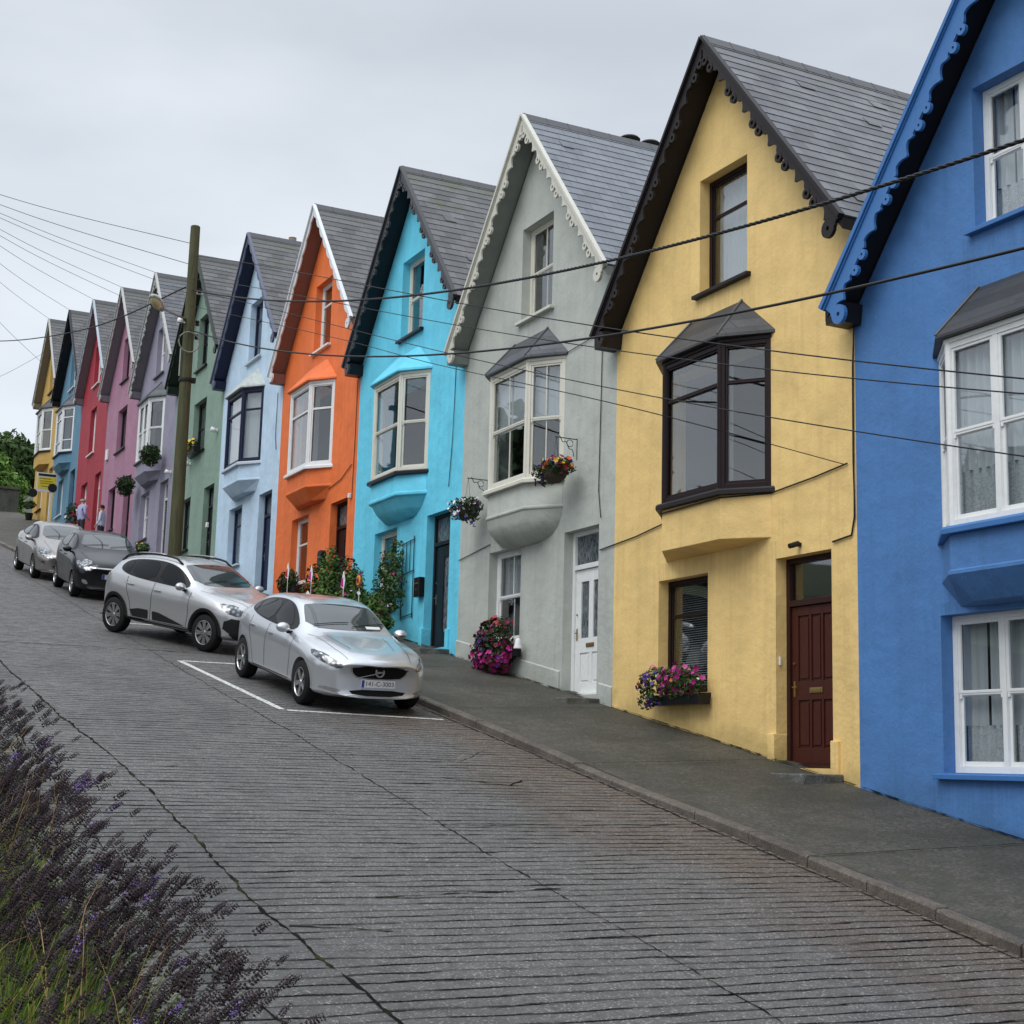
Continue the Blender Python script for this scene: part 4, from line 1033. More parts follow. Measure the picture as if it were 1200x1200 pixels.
            if nn.dot(d_) > 0: nn = -nn
            v.co = h + nn * eps
        m_ = bpy.data.meshes.new(name); bm.to_mesh(m_); bm.free(); m_.materials.append(mat_)
        m_.polygons.foreach_set('use_smooth', [True] * len(m_.polygons))
        o = bpy.data.objects.new(name, m_); COL.objects.link(o); o.parent = parent; return o
    def seam(pts, view, w=.011, mat_=M_WELL):
        # polyline to thin strip
        P = [Vector(q) for q in pts]; up, dn = [], []
        for i, q in enumerate(P):
            d = (P[min(i + 1, len(P) - 1)] - P[max(i - 1, 0)]).normalized(); nn = Vector((-d.y, d.x)) * w / 2
            up.append(tuple(q + nn)); dn.append(tuple(q - nn))
        return decal('panel_gap', up + dn[::-1], view, mat_, eps=.0022, smooth=0, step=.06)
    for v_, sg in (('right', -1), ('left', 1)):
        decal('window_trim', [(X(s), z) for s, z in p['dlo']], v_, M_TRIM, .0025)
        for q in p['win']: decal('side_window', [(X(s), z) for s, z in q], v_, M_CGLASS, .0065, smooth=1)
        for q in p['seams']: seam([(X(s), z) for s, z in q], v_)
        for (s, z) in p['handles']:
            hb = MB(); h, nn, _, _ = bvh.ray_cast(Vector((X(s), sg * 3, z)), Vector((0, -sg, 0)))
            y_ = h.y + sg * .012; hb.box(X(s) - .10, X(s) + .10, min(y_, y_ + sg * .022), max(y_, y_ + sg * .022), z - .014, z + .014)
            hb.obj('door_handle', paint if p.get('hpaint', 1) else M_TRIM, root, bevel=.008)
        if 'cladding' in p:
            for q in p['cladding']: decal('side_cladding', [(X(s), z) for s, z in q], v_, M_TRIM, .009, smooth=0, step=.04)
        # sill
        decal('sill_trim', [(X(fo + r + .10), .20 if 'cladding' not in p else .27), (X(fo + wb - r - .1), .20 if 'cladding' not in p else .27), (X(fo + wb - r - .1), .26 if 'cladding' not in p else .36), (X(fo + r + .1), .26 if 'cladding' not in p else .36)], v_, M_TRIM, .004, smooth=0)
        # arches
        ab = MB()
        for ax in (wb / 2, -wb / 2):
            rr0, rr1 = r + .030, r + (.095 if 'cladding' in p else .058); N = 26; vv = []
            for i in range(N + 1):
                t = -.12 + (math.pi + .24) * i / N
                for rad in (rr0, rr1):
                    a, b = ax + rad * math.cos(t), r + .01 + rad * math.sin(t)
                    h, nn, _, _ = bvh.ray_cast(Vector((a, sg * 3, b)), Vector((0, -sg, 0)))
                    y_ = (h.y if h else sg * (hw - .04)) + sg * (.014 if 'cladding' in p else .004)
                    vv.append((a, y_, b))
                vv.append((ax + rr0 * math.cos(t), sg * (hw - .20), r + .01 + rr0 * math.sin(t)))
            ff = []
            for i in range(N): a = 3 * i; ff += [(a, a + 1, a + 4, a + 3), (a, a + 3, a + 5, a + 2)]
            q = MB(); q.add(vv, ff); q.obj('wheel_arch', M_TRIM if 'cladding' in p else paint, root, smooth='cladding' in p, fix=False)
        # mirror
        mb_ = MB(); mx, mz = X(p['mir'][0]), p['mir'][1]; yb = sg * (interp(p['wm'], p['mir'][0]) * interp(p['ws'], p['mir'][0]) - .02)
        mb_.cur = 0
        prof = [(.0, .0, .2), (.02, .07, .75), (.06, .10, 1.0), (.10, .105, 1.0), (.12, .085, .85)]
        N = 12; vv = []
        for (dx, hh, k_) in prof:
            for i in range(N):
                t = 2 * math.pi * i / N; vv.append((mx + .07 - dx, yb + sg * (.14 + .105 * k_ * math.cos(t)), mz + .04 + hh * .72 * math.sin(t)))
        ff = [tuple(range(N)), tuple((len(prof) - 1) * N + i for i in range(N))]
        for i in range(len(prof) - 1): ff += [(i * N + k_, i * N + (k_ + 1) % N, (i + 1) * N + (k_ + 1) % N, (i + 1) * N + k_) for k_ in range(N)]
        mb_.add(vv, ff); mo = mb_.obj('door_mirror', paint, root, smooth=True)
        q = MB(); q.box(mx - .03, mx + .03, min(yb - sg * .03, yb + sg * .08), max(yb - sg * .03, yb + sg * .08), mz - .045, mz + .0); q.obj('mirror_arm', M_TRIM, mo, bevel=.01)
    decal('windscreen', p['ws_poly'], 'front', M_WGLASS, .004, smooth=1)
    decal('rear_window', p['rw_poly'], 'back', M_CGLASS, .004, smooth=1)
    for nm, q, m_, eps in p['front']:
        for sg in ((1, -1) if q[0] == 'sym' else (1,)):
            poly = q[1:] if q[0] == 'sym' else q
            decal(nm, [(a * sg, b) for a, b in poly], 'front', m_, eps, step=.035, smooth=p.get('fs', 1))
    for nm, q, m_, eps in p.get('side', []):
        for v_ in ('right', 'left'): decal(nm, [(X(a), b) for a, b in q], v_, m_, eps, step=.035, smooth=1)
    for q in p.get('hood', []):
        for sg in (1, -1): seam([(X(a), b * sg) for a, b in q], 'top', .006, M_WELL)
    # wipers, wheels
    wp = MB()
    for (ya, yb2) in ((-.55, .02), (.05, .60)):
        P = []
        for i in range(9):
            t = i / 8; y_ = ya + (yb2 - ya) * t; z_ = p['ws_poly'][0][1] + .02 + .05 * math.sin(t * 1.4)
            h, nn, _, _ = bvh.ray_cast(Vector((5, y_, z_)), Vector((-1, 0, 0)))
            if h: P.append(h + nn * .02)
        if len(P) > 2: wp.tube(P, .006, 5)
    if wp.v: wp.obj('wiper', M_TRIM, body)
    first = None
    for ax in (wb / 2, -wb / 2):
        for sg in (-1, 1):
            if first is None:
                wv = MB(); wdt = .205
                pr = [(r * .66, 0), (r * .70, .006), (r * .93, -.0), (r * .985, .022), (r, .05), (r, wdt - .05), (r * .985, wdt - .022), (r * .93, wdt), (r * .6, wdt - .01)]
                wv.lathe(pr, 'y', 40)
                wh = wv.obj('wheel', M_TYRE, root, smooth=True)
                rv = MB(); ri = r * .67
                rv.lathe([(ri, .004), (ri * .95, .0), (ri * .92, .012), (ri * .90, .10), (.02, .11)], 'y', 40)
                rv.lathe([(0, .012), (.032, .012), (.036, .02), (.05, .03), (.06, .05)], 'y', 16)
                for k_ in range(p['spokes']):
                    a_ = 2 * math.pi * k_ / p['spokes'] + .3
                    for da in ((0,) if p.get('single', 1) else (-.13, .13)):
                        c_, s_ = math.cos(a_ + da), math.sin(a_ + da); ca, sa = -math.sin(a_), math.cos(a_)
                        w0_, w1_ = p.get('spw', (.035, .055)); ro = ri * .94
                        pr2 = []
                        for (rad, wd, yy) in ((.03, w0_, .022), (ro, w1_, .010)):
                            for (sw_, dy) in ((-1, 0), (1, 0), (1, .03), (-1, .03)): pr2.append((rad * c_ + sw_ * wd / 2 * ca, yy + dy, rad * s_ + sw_ * wd / 2 * sa))
                        rv.add(pr2, [(0, 1, 5, 4), (1, 2, 6, 5), (2, 3, 7, 6), (3, 0, 4, 7), (0, 3, 2, 1), (4, 5, 6, 7)])
                rim = rv.obj('rim', M_RIM, wh, smooth=False)
                bk = MB(); bk.lathe([(ri * .93, .075), (.0, .08)], 'y', 24); dk = bk.obj('brake_disc', M_WELL, wh)
                first = wh; kids = [rim, dk]
            else:
                wh = first.copy(); COL.objects.link(wh); wh.parent = root
                for c_ in kids: d_ = c_.copy(); COL.objects.link(d_); d_.parent = wh
            # local +y of the wheel mesh points inwards
            wh.matrix_local = Matrix.Translation((ax, sg * (hw - .015), r)) @ Matrix.Rotation(0 if sg < 0 else math.pi, 4, 'Z') @ Matrix.Rotation(random.uniform(0, 1.2), 4, 'Y')
    return root, body, bvh, X, decal

silver = m_carpaint('silver paint', (.56, .58, .605, 1), .66, .28); silverb = m_carpaint('cool silver paint', (.47, .475, .48, 1), .6, .32)
blackp = m_carpaint('black paint metallic', (.006, .006, .008, 1), .0, .3); blackp.node_tree.nodes['Principled BSDF'].inputs['Coat Weight'].default_value = .35; blackp.node_tree.nodes['Principled BSDF'].inputs['Specular IOR Level'].default_value = .3; bronze = m_carpaint('bronze grey paint', (.24, .225, .21, 1), .6, .33)

v40 = dict(L=4.37, W=1.82, wb=2.647, fo=.88, r=.318, bow=.34,
  top=[(0, .69), (.03, .745), (.10, .79), (.35, .865), (.8, .94), (1.15, .99), (1.30, 1.03), (1.7, 1.235), (2.05, 1.39), (2.4, 1.44), (2.9, 1.44), (3.4, 1.39), (3.8, 1.29), (4.0, 1.17), (4.2, 1.0), (4.3, .92), (4.37, .72)],
  bot=[(0, .24), (.3, .19), (3.8, .20), (4.2, .27), (4.37, .40)], belt=[(0, .66), (.3, .79), (.8, .87), (1.3, .925), (2.2, .955), (3.2, .99), (3.8, 1.04), (4.1, 1.02), (4.37, .8)],
  wm=[(0, .60), (.06, .74), (.2, .84), (.5, .89), (.9, .905), (2.2, .90), (3.3, .91), (3.8, .88), (4.1, .80), (4.37, .64)], wr=[(0, .5), (1.0, .66), (1.3, .66), (2.0, .60), (2.6, .585), (3.4, .56), (3.9, .52), (4.37, .55)],
  ws=[(0, .90), (1.0, .90), (2.0, .925), (3.4, .93), (4.37, .9)], re=[(0, .5), (1.0, .55), (1.7, .86), (2.3, .90), (3.4, .9), (4.0, .8), (4.37, .6)],
  dlo=[(1.42, .97), (2.2, .985), (3.0, 1.02), (3.55, 1.10), (3.62, 1.17), (3.35, 1.30), (2.8, 1.365), (2.25, 1.365), (1.9, 1.26)],
  win=[[(1.66, 1.00), (2.46, 1.02), (2.44, 1.34), (2.25, 1.335), (1.98, 1.245)], [(2.54, 1.025), (3.12, 1.05), (3.28, 1.08), (3.32, 1.27), (2.9, 1.325), (2.52, 1.335)], [(3.35, 1.10), (3.50, 1.13), (3.50, 1.17), (3.37, 1.24)]],
  seams=[[(1.40, .93), (1.38, .6), (1.42, .28)], [(2.50, .98), (2.50, .6), (2.46, .28)], [(3.30, 1.02), (3.28, .85), (3.12, .62), (2.98, .30)], [(1.40, .30), (2.98, .30)]],
  handles=[(2.32, .86), (3.15, .89)], mir=(1.62, .97), spokes=5, spw=(.06, .075),
  ws_poly=[(-.66, 1.065), (0, 1.045), (.66, 1.065), (.56, 1.30), (.50, 1.355), (0, 1.375), (-.50, 1.355), (-.56, 1.30)], rw_poly=[(-.52, 1.08), (.52, 1.08), (.44, 1.30), (-.44, 1.30)],
  front=[('grille', [(-.46, .69), (.46, .69), (.42, .56), (.32, .49), (-.32, .49), (-.42, .56)], M_CHROME, .004), ('grille', [(-.435, .68), (.435, .68), (.40, .57), (.305, .505), (-.305, .505), (-.40, .57)], M_WELL, .007),
         ('lower_grille', [(-.46, .345), (.46, .345), (.36, .26), (-.36, .26)], M_WELL, .004), ('headlamp', ['sym', (.54, .665), (.60, .615), (.80, .68), (.865, .77), (.80, .785), (.64, .74)], M_HEAD, .006),
         ('fog_lamp', ['sym', (.56, .34), (.80, .36), (.80, .315), (.56, .295)], M_CHROME, .005)],
  side=[('headlamp_wing', [(.33, .73), (.36, .79), (.74, .835), (.60, .74)], M_HEAD, .006), ('tail_lamp', [(4.05, .98), (4.30, .98), (4.30, .72), (4.16, .74), (4.12, .9)], M_TAIL, .006)],
  hood=[[(.16, .48), (.5, .56), (1.1, .62), (1.25, .70)], [(.45, .34), (.8, .40), (1.15, .44)]])
c_v, body_v, bvh_v, Xv, dec = make_car('silver hatchback with its front plate showing, nearest of the parked cars', 'cars parked along the kerb', v40, silver, (-5.0, 20.66), (-5.10, 23.27))
h, nn, _, _ = bvh_v.ray_cast(Vector((5, 0, .42)), Vector((-1, 0, 0)))
pl = MB(); px_ = h.x + .012; pl.box(px_ - .015, px_, -.26, .26, .375, .485); plo = pl.obj('number_plate', M_PLATE, c_v, bevel=.004)
pb = MB(); pb.box(px_, px_ + .0015, -.256, -.215, .379, .481); pb.obj('country_strip', M_PBLUE, plo)
Tt = Matrix(((0, 0, 1, px_ + .001), (1, 0, 0, .02), (0, 1, 0, .43), (0, 0, 0, 1)))
text_obj('registration', '141-C-3003', .092, Tt, M_INK, plo, .0008)
h, nn, _, _ = bvh_v.ray_cast(Vector((5, 0, .57)), Vector((-1, 0, 0)))
bd = MB(); bd.ring(0, .60, .052, .074, h.x + .004, h.x + .028, 'x', 24)
bd.prism([(-.32, .515), (-.30, .508), (.36, .665), (.34, .672)], h.x + .003, h.x + .012)
bd.box(h.x + .012, h.x + .032, -.055, .055, .588, .612); bd.obj('badge', M_CHROME, c_v, smooth=False, bevel=.002)
for k_ in range(5):
    q = MB(); 
dec('screen_card', [(.28, 1.075), (.52, 1.078), (.52, 1.11), (.28, 1.108)], 'front', M_PLATE, .007, smooth=0)
q = MB(); q.prism([(-1.02, 1.44), (-1.16, 1.49), (-1.18, 1.43)], -.02, .02, 'y'); 
dec('roof_seam', [(Xv(2.2), -.50), (Xv(3.2), -.49), (Xv(3.2), -.485), (Xv(2.2), -.495)], 'top', M_WELL, .003, smooth=0)
af = MB(); hh, _, _, _ = bvh_v.ray_cast(Vector((Xv(3.2), 0, 3)), Vector((0, 0, -1)))
af.add([(hh.x + .08, 0, hh.z - .005), (hh.x - .08, -.03, hh.z - .005), (hh.x - .08, .03, hh.z - .005), (hh.x - .07, 0, hh.z + .055)], [(0, 1, 2), (0, 3, 1), (0, 2, 3), (1, 3, 2)]); af.obj('aerial', silver, c_v, bevel=.006)

dac = dict(L=4.10, W=1.83, wb=2.604, fo=.83, r=.335, bow=.26,
  top=[(0, .72), (.03, .80), (.10, .90), (.3, .97), (.8, 1.03), (1.1, 1.07), (1.22, 1.11), (1.6, 1.33), (1.9, 1.48), (2.2, 1.54), (2.7, 1.555), (3.2, 1.52), (3.6, 1.45), (3.8, 1.36), (3.95, 1.15), (4.04, 1.0), (4.10, .8)],
  bot=[(0, .30), (.3, .24), (3.6, .26), (3.95, .33), (4.10, .46)], belt=[(0, .70), (.3, .86), (.8, .95), (1.2, 1.0), (2.2, 1.03), (3.0, 1.07), (3.6, 1.13), (3.9, 1.1), (4.1, .9)],
  wm=[(0, .66), (.05, .78), (.2, .87), (.5, .91), (.9, .915), (2.2, .905), (3.2, .915), (3.6, .89), (3.9, .82), (4.10, .68)], wr=[(0, .6), (1.0, .70), (1.2, .69), (1.8, .63), (2.6, .62), (3.4, .59), (4.1, .56)],
  ws=[(0, .92), (1.0, .91), (2.0, .93), (3.4, .94), (4.1, .92)], re=[(0, .5), (1.0, .55), (1.6, .86), (2.3, .90), (3.4, .9), (3.9, .8), (4.1, .6)],
  dlo=[(1.32, 1.03), (2.2, 1.06), (3.0, 1.10), (3.42, 1.18), (3.50, 1.28), (3.38, 1.40), (2.8, 1.465), (2.2, 1.46), (1.8, 1.35)],
  win=[[(1.52, 1.06), (2.30, 1.085), (2.30, 1.43), (2.12, 1.43), (1.82, 1.33)], [(2.42, 1.09), (3.10, 1.13), (3.12, 1.41), (2.8, 1.435), (2.42, 1.435)], [(3.16, 1.14), (3.36, 1.20), (3.38, 1.29), (3.30, 1.38), (3.17, 1.40)]],
  seams=[[(1.32, 1.0), (1.30, .6), (1.34, .36)], [(2.36, 1.06), (2.36, .36)], [(3.14, 1.10), (3.10, .88), (2.98, .66), (2.90, .36)]],
  handles=[(2.22, .93), (3.00, .97)], mir=(1.50, 1.04), spokes=8, spw=(.026, .045), single=0,
  cladding=[[(1.36, .38), (2.28, .38), (2.30, .52), (2.28, .54), (2.10, .53)], [(2.42, .38), (2.86, .38), (2.95, .50), (2.7, .545), (2.42, .545)]],
  ws_poly=[(-.69, 1.14), (0, 1.12), (.69, 1.14), (.60, 1.40), (.54, 1.455), (0, 1.475), (-.54, 1.455), (-.60, 1.40)], rw_poly=[(-.55, 1.14), (.55, 1.14), (.48, 1.42), (-.48, 1.42)],
  front=[('grille', [(-.56, .80), (.56, .80), (.54, .68), (-.54, .68)], M_TRIM, .004), ('bumper_trim', [(-.8, .50), (-.62, .36), (.62, .36), (.8, .50), (.8, .32), (.5, .26), (-.5, .26), (-.8, .32)], M_TRIM, .005),
         ('headlamp', ['sym', (.56, .80), (.56, .70), (.80, .70), (.87, .84), (.80, .85)], M_HEAD, .006), ('corner_trim', ['sym', (.60, .64), (.86, .66), (.86, .40), (.66, .40)], M_TRIM, .007)],
  side=[('headlamp_wing', [(.24, .80), (.26, .88), (.60, .90), (.44, .82)], M_HEAD, .006), ('tail_lamp', [(3.74, 1.10), (3.95, 1.12), (4.03, 1.0), (4.0, .93), (3.84, .99)], M_TAIL, .006)],
  hood=[[(.12, .50), (.5, .60), (1.0, .68), (1.2, .74)], [(.4, .36), (.8, .44), (1.1, .48)]])
c_d, body_d, bvh_d, Xd, dec = make_car('silver crossover with black arch cladding and roof rails, second in the row', 'cars parked along the kerb', dac, silverb, (-4.88, 26.44), (-6.02, 28.75))
for sg in (-1, 1):
    P = []
    for i in range(12):
        s = 1.95 + 1.75 * i / 11; y = sg * .585
        h, nn, _, _ = bvh_d.ray_cast(Vector((Xd(s), y, 3)), Vector((0, 0, -1))); lift = .055 * min(1, math.sin(math.pi * i / 11) * 3.2)
        P.append((Xd(s), y, h.z + lift + .005))
    q = MB(); q.tube(P, .021, 8); rr_ = q.obj('roof_rail', M_TRIM, c_d, smooth=True)
    q = MB(); q.tube([(x, y, z + .012) for x, y, z in P[3:-3]], .017, 8); q.obj('rail_insert', M_METAL, rr_, smooth=True)

jaz = dict(L=4.0, W=1.70, wb=2.53, fo=.80, r=.30, bow=.30,
  top=[(0, .70), (.03, .78), (.10, .85), (.3, .93), (.7, 1.02), (.95, 1.08), (1.1, 1.15), (1.5, 1.36), (1.8, 1.48), (2.2, 1.53), (2.8, 1.52), (3.3, 1.47), (3.6, 1.38), (3.82, 1.15), (3.92, .98), (4.0, .75)],
  bot=[(0, .24), (.3, .19), (3.5, .20), (3.85, .28), (4.0, .42)], belt=[(0, .66), (.3, .80), (.8, .93), (1.2, 1.0), (2.2, 1.03), (3.0, 1.07), (3.5, 1.12), (3.8, 1.08), (4.0, .85)],
  wm=[(0, .60), (.05, .70), (.2, .79), (.5, .84), (.9, .85), (2.2, .845), (3.1, .85), (3.6, .82), (3.85, .75), (4.0, .62)], wr=[(0, .5), (1.0, .64), (1.2, .63), (1.8, .57), (2.6, .56), (3.4, .54), (4.0, .52)],
  ws=[(0, .92), (1.0, .92), (2.0, .94), (3.4, .94), (4.0, .92)], re=v40['re'],
  dlo=[(1.15, 1.04), (2.2, 1.06), (3.0, 1.10), (3.35, 1.18), (3.30, 1.32), (2.8, 1.42), (2.1, 1.43), (1.7, 1.34)], win=[[(1.40, 1.07), (2.26, 1.085), (2.24, 1.40), (2.06, 1.40), (1.72, 1.31)], [(2.36, 1.09), (3.15, 1.14), (3.18, 1.31), (2.8, 1.39), (2.36, 1.40)]],
  seams=[[(1.25, 1.0), (1.25, .3)], [(2.31, 1.06), (2.31, .3)], [(3.1, 1.1), (2.98, .7), (2.85, .3)]], handles=[(2.18, .92), (2.95, .95)], mir=(1.40, 1.04), spokes=10, spw=(.02, .035),
  ws_poly=[(-.62, 1.17), (0, 1.155), (.62, 1.17), (.53, 1.39), (.46, 1.44), (0, 1.455), (-.46, 1.44), (-.53, 1.39)], rw_poly=[(-.5, 1.1), (.5, 1.1), (.42, 1.36), (-.42, 1.36)],
  front=[('grille', [(-.50, .74), (.50, .74), (.44, .66), (-.44, .66)], M_TRIM, .004), ('grille_bar', [(-.56, .765), (.56, .765), (.54, .735), (-.54, .735)], M_CHROME, .006), ('lower_grille', [(-.40, .48), (.40, .48), (.44, .30), (-.44, .30)], M_TRIM, .004),
         ('headlamp', ['sym', (.50, .70), (.56, .66), (.76, .70), (.80, .86), (.72, .86)], M_HEAD, .006), ('fog_lamp', ['sym', (.60, .45), (.70, .47), (.68, .37), (.56, .35)], M_CHROME, .006)],
  side=[('headlamp_wing', [(.22, .76), (.26, .88), (.60, .93), (.42, .82)], M_HEAD, .006), ('tail_lamp', [(3.7, 1.1), (3.86, 1.1), (3.9, .8), (3.8, .8)], M_TAIL, .006)], hood=[[(.14, .44), (.5, .54), (1.0, .64)]])
c_j, body_j, bvh_j, Xj, dec = make_car('black compact car parked between the crossover and the bronze car', 'cars parked along the kerb', jaz, blackp, (-5.50, 36.1), (-5.46, 38.6))
h, nn, _, _ = bvh_j.ray_cast(Vector((5, 0, .55)), Vector((-1, 0, 0)))
pl = MB(); px_ = h.x + .02; pl.box(px_ - .015, px_, -.26, .26, .50, .61); plo = pl.obj('number_plate', M_PLATE, c_j, bevel=.004); pb = MB(); pb.box(px_, px_ + .0015, -.256, -.20, .504, .606); pb.obj('country_strip', M_PBLUE, plo)

pri = dict(L=4.54, W=1.76, wb=2.70, fo=.95, r=.31, bow=.36,
  top=[(0, .58), (.03, .66), (.12, .74), (.4, .85), (.8, .95), (1.1, 1.03), (1.5, 1.22), (1.9, 1.38), (2.3, 1.46), (2.8, 1.47), (3.4, 1.38), (4.0, 1.22), (4.3, 1.10), (4.45, .98), (4.54, .75)],
  bot=v40['bot'][:-1] + [(4.54, .4)], belt=[(0, .58), (.3, .72), (.8, .86), (1.3, .96), (2.2, 1.0), (3.2, 1.03), (4.0, 1.06), (4.3, 1.0), (4.54, .8)],
  wm=[(0, .56), (.06, .70), (.2, .80), (.5, .86), (.9, .875), (2.2, .87), (3.5, .875), (4.0, .85), (4.3, .78), (4.54, .64)], wr=[(0, .5), (1.0, .64), (1.3, .63), (2.0, .57), (2.8, .55), (3.6, .53), (4.54, .5)],
  ws=v40['ws'], re=v40['re'], dlo=[(1.25, 1.0), (2.2, 1.03), (3.3, 1.08), (3.75, 1.14), (3.3, 1.30), (2.6, 1.38), (2.1, 1.36), (1.7, 1.22)], win=[[(1.5, 1.03), (2.46, 1.05), (2.44, 1.34), (2.2, 1.33), (1.8, 1.21)], [(2.56, 1.06), (3.4, 1.11), (3.2, 1.27), (2.56, 1.345)]],
  seams=[[(1.4, .96), (1.4, .3)], [(2.5, 1.02), (2.5, .3)], [(3.4, 1.05), (3.2, .6), (3.05, .3)]], handles=[(2.36, .88), (3.2, .92)], mir=(1.5, .99), spokes=5, spw=(.05, .08),
  ws_poly=[(-.62, 1.07), (0, 1.05), (.62, 1.07), (.52, 1.33), (.46, 1.375), (0, 1.40), (-.46, 1.375), (-.52, 1.33)], rw_poly=[(-.5, 1.1), (.5, 1.1), (.42, 1.3), (-.42, 1.3)],
  front=[('lower_grille', [(-.52, .44), (.52, .44), (.40, .27), (-.40, .27)], M_TRIM, .004), ('bumper_blade', [(-.74, .275), (.74, .275), (.70, .235), (-.70, .235)], M_PLATE, .02), ('headlamp', ['sym', (.46, .66), (.54, .58), (.74, .62), (.84, .78), (.74, .76)], M_HEAD, .006), ('fog_lamp', ['sym', (.66, .52), (.76, .50), (.74, .36), (.70, .36)], M_CHROME, .006)],
  side=[('headlamp_wing', [(.28, .70), (.32, .78), (.80, .86), (.56, .74)], M_HEAD, .006), ('tail_lamp', [(4.15, 1.02), (4.38, 1.0), (4.42, .7), (4.34, .7)], M_TAIL, .006)], hood=[[(.16, .44), (.5, .52), (1.1, .60)]])
make_car('bronze grey hatchback farthest up the row behind the black car', 'cars parked along the kerb', pri, bronze, (-5.66, 41.0), (-5.70, 43.7))

# ------------------------------------------------------------------ utility poles, lamp, overhead wires
M_POLE = (lambda t: t.set(t.ramp(t.noise(t.coord((6, 6, .5)), 3, 6, .7), [(.3, (.035, .036, .014, 1)), (.7, (.095, .092, .038, 1))]), .85, normal=t.bump(t.noise(t.coord((14, 14, .6)), 5, 4, .6), .6, .01)))(NT('weathered green pole wood'))
def pole(x, y, ztop, label, extra=True):
    r_ = empty('utility_pole', (x, y, zb(y) - .3), label, 'utility pole'); H = ztop - (zb(y) - .3)
    b = MB(); b.lathe([(.170, -.4), (.165, 1), (.145, H * .5), (.118, H - .02), (.105, H), (0, H + .005)], 'z', 20); b.obj('shaft', M_POLE, r_, smooth=False)
    if extra:
        q = MB(); q.box(-.19, .30, -.02, .02, H - 1.75, H - 1.68); q.obj('bracket', M_METAL, r_, bevel=.004)
        for dz in (1.72, 2.55, 2.9):
            q = MB(); q.lathe([(.0, 0), (.05, .0), (.055, .04), (.035, .06), (.055, .08), (.05, .12), (0, .12)], 'z', 10, (.20, 0, H - dz)); q.obj('insulator', M_TRIM, r_)
        q = MB(); q.lathe([(0, 0), (.07, 0), (.08, .05), (.06, .11), (0, .12)], 'z', 12, (-.24, -.05, H - 2.55)); q.box(-.24, -.1, -.06, -.04, H - 2.55, H - 2.52); q.obj('sensor', M_WHITE, r_)
        q = MB(); P = [(-.02 + .26 * math.cos(t * .5236), -.19, H - 3.05 + .26 * math.sin(t * .5236)) for t in range(13)]; q.tube(P, .018, 6); q.obj('cable_coil', m_plain('grey cable', (.22, .22, .18, 1), .5), r_)
        q = MB(); q.lathe([(.165, H - 4.02), (.17, H - 4.0), (.17, H - 3.95), (.165, H - 3.93)], 'z', 20); q.box(.1, .24, -.06, .06, H - 4.02, H - 3.9); q.obj('band', M_TRIM, r_)
        q = MB(); q.tube([(-.18, -.05, H - 3.2), (-.18, -.05, H - 3.9)], .02, 6); q.obj('conduit', M_METAL, r_)
    return r_
pole(-3.2, 35.7, 13.15, 'weathered green wooden pole carrying cables in front of the sage green house')
pole(-9.6, 45.0, 16.9, 'wooden pole on the far verge where the thin service wires gather', False)
# street lamp on an arm from the pole
lamp = empty('street_lamp', (-3.2, 35.7, 10.72), 'old street lamp with amber lens on an arm from the wooden pole', 'street lamp')
q = MB(); q.tube([(-.1, 0, .0), (-.9, -1.4, -.28), (-1.2, -1.95, -.36)], .028, 8); q.obj('arm', M_METAL, lamp)
def lampbody(prof, mat, nm):
    q = MB(); T_ = Matrix.Translation((-1.32, -2.2, -.38)) @ Matrix.Rotation(R(-120), 4, 'Z') @ Matrix.Rotation(R(-8), 4, 'Y'); q.T = T_
    N = 14; vs_ = []; fs_ = []
    for (x, w_, h0, h1) in prof:
        for i in range(N):
            t = 2 * math.pi * i / N; vs_.append((x, w_ * math.cos(t), (h1 if math.sin(t) > 0 else h0) * abs(math.sin(t)) * (1 if math.sin(t) > 0 else -1)))
    for i in range(len(prof) - 1): fs_ += [(i * N + k, i * N + (k + 1) % N, (i + 1) * N + (k + 1) % N, (i + 1) * N + k) for k in range(N)]
    fs_ += [tuple(range(N)), tuple((len(prof) - 1) * N + i for i in range(N))]
    q.add(vs_, fs_); return q.obj(nm, mat, lamp, smooth=True)
lampbody([(-.42, .05, .03, .05), (-.34, .10, .03, .09), (-.05, .135, .03, .11), (.25, .13, .03, .10), (.38, .06, .03, .05)], m_plain('lamp housing', (.45, .45, .42, 1), .5), 'housing')
lampbody([(-.20, .04, .05, .02), (-.14, .10, .12, .02), (.08, .115, .15, .02), (.26, .09, .12, .02), (.32, .03, .05, .02)], (lambda t: t.set((.55, .45, .22, 1), .25))(NT('amber lens')), 'lens')

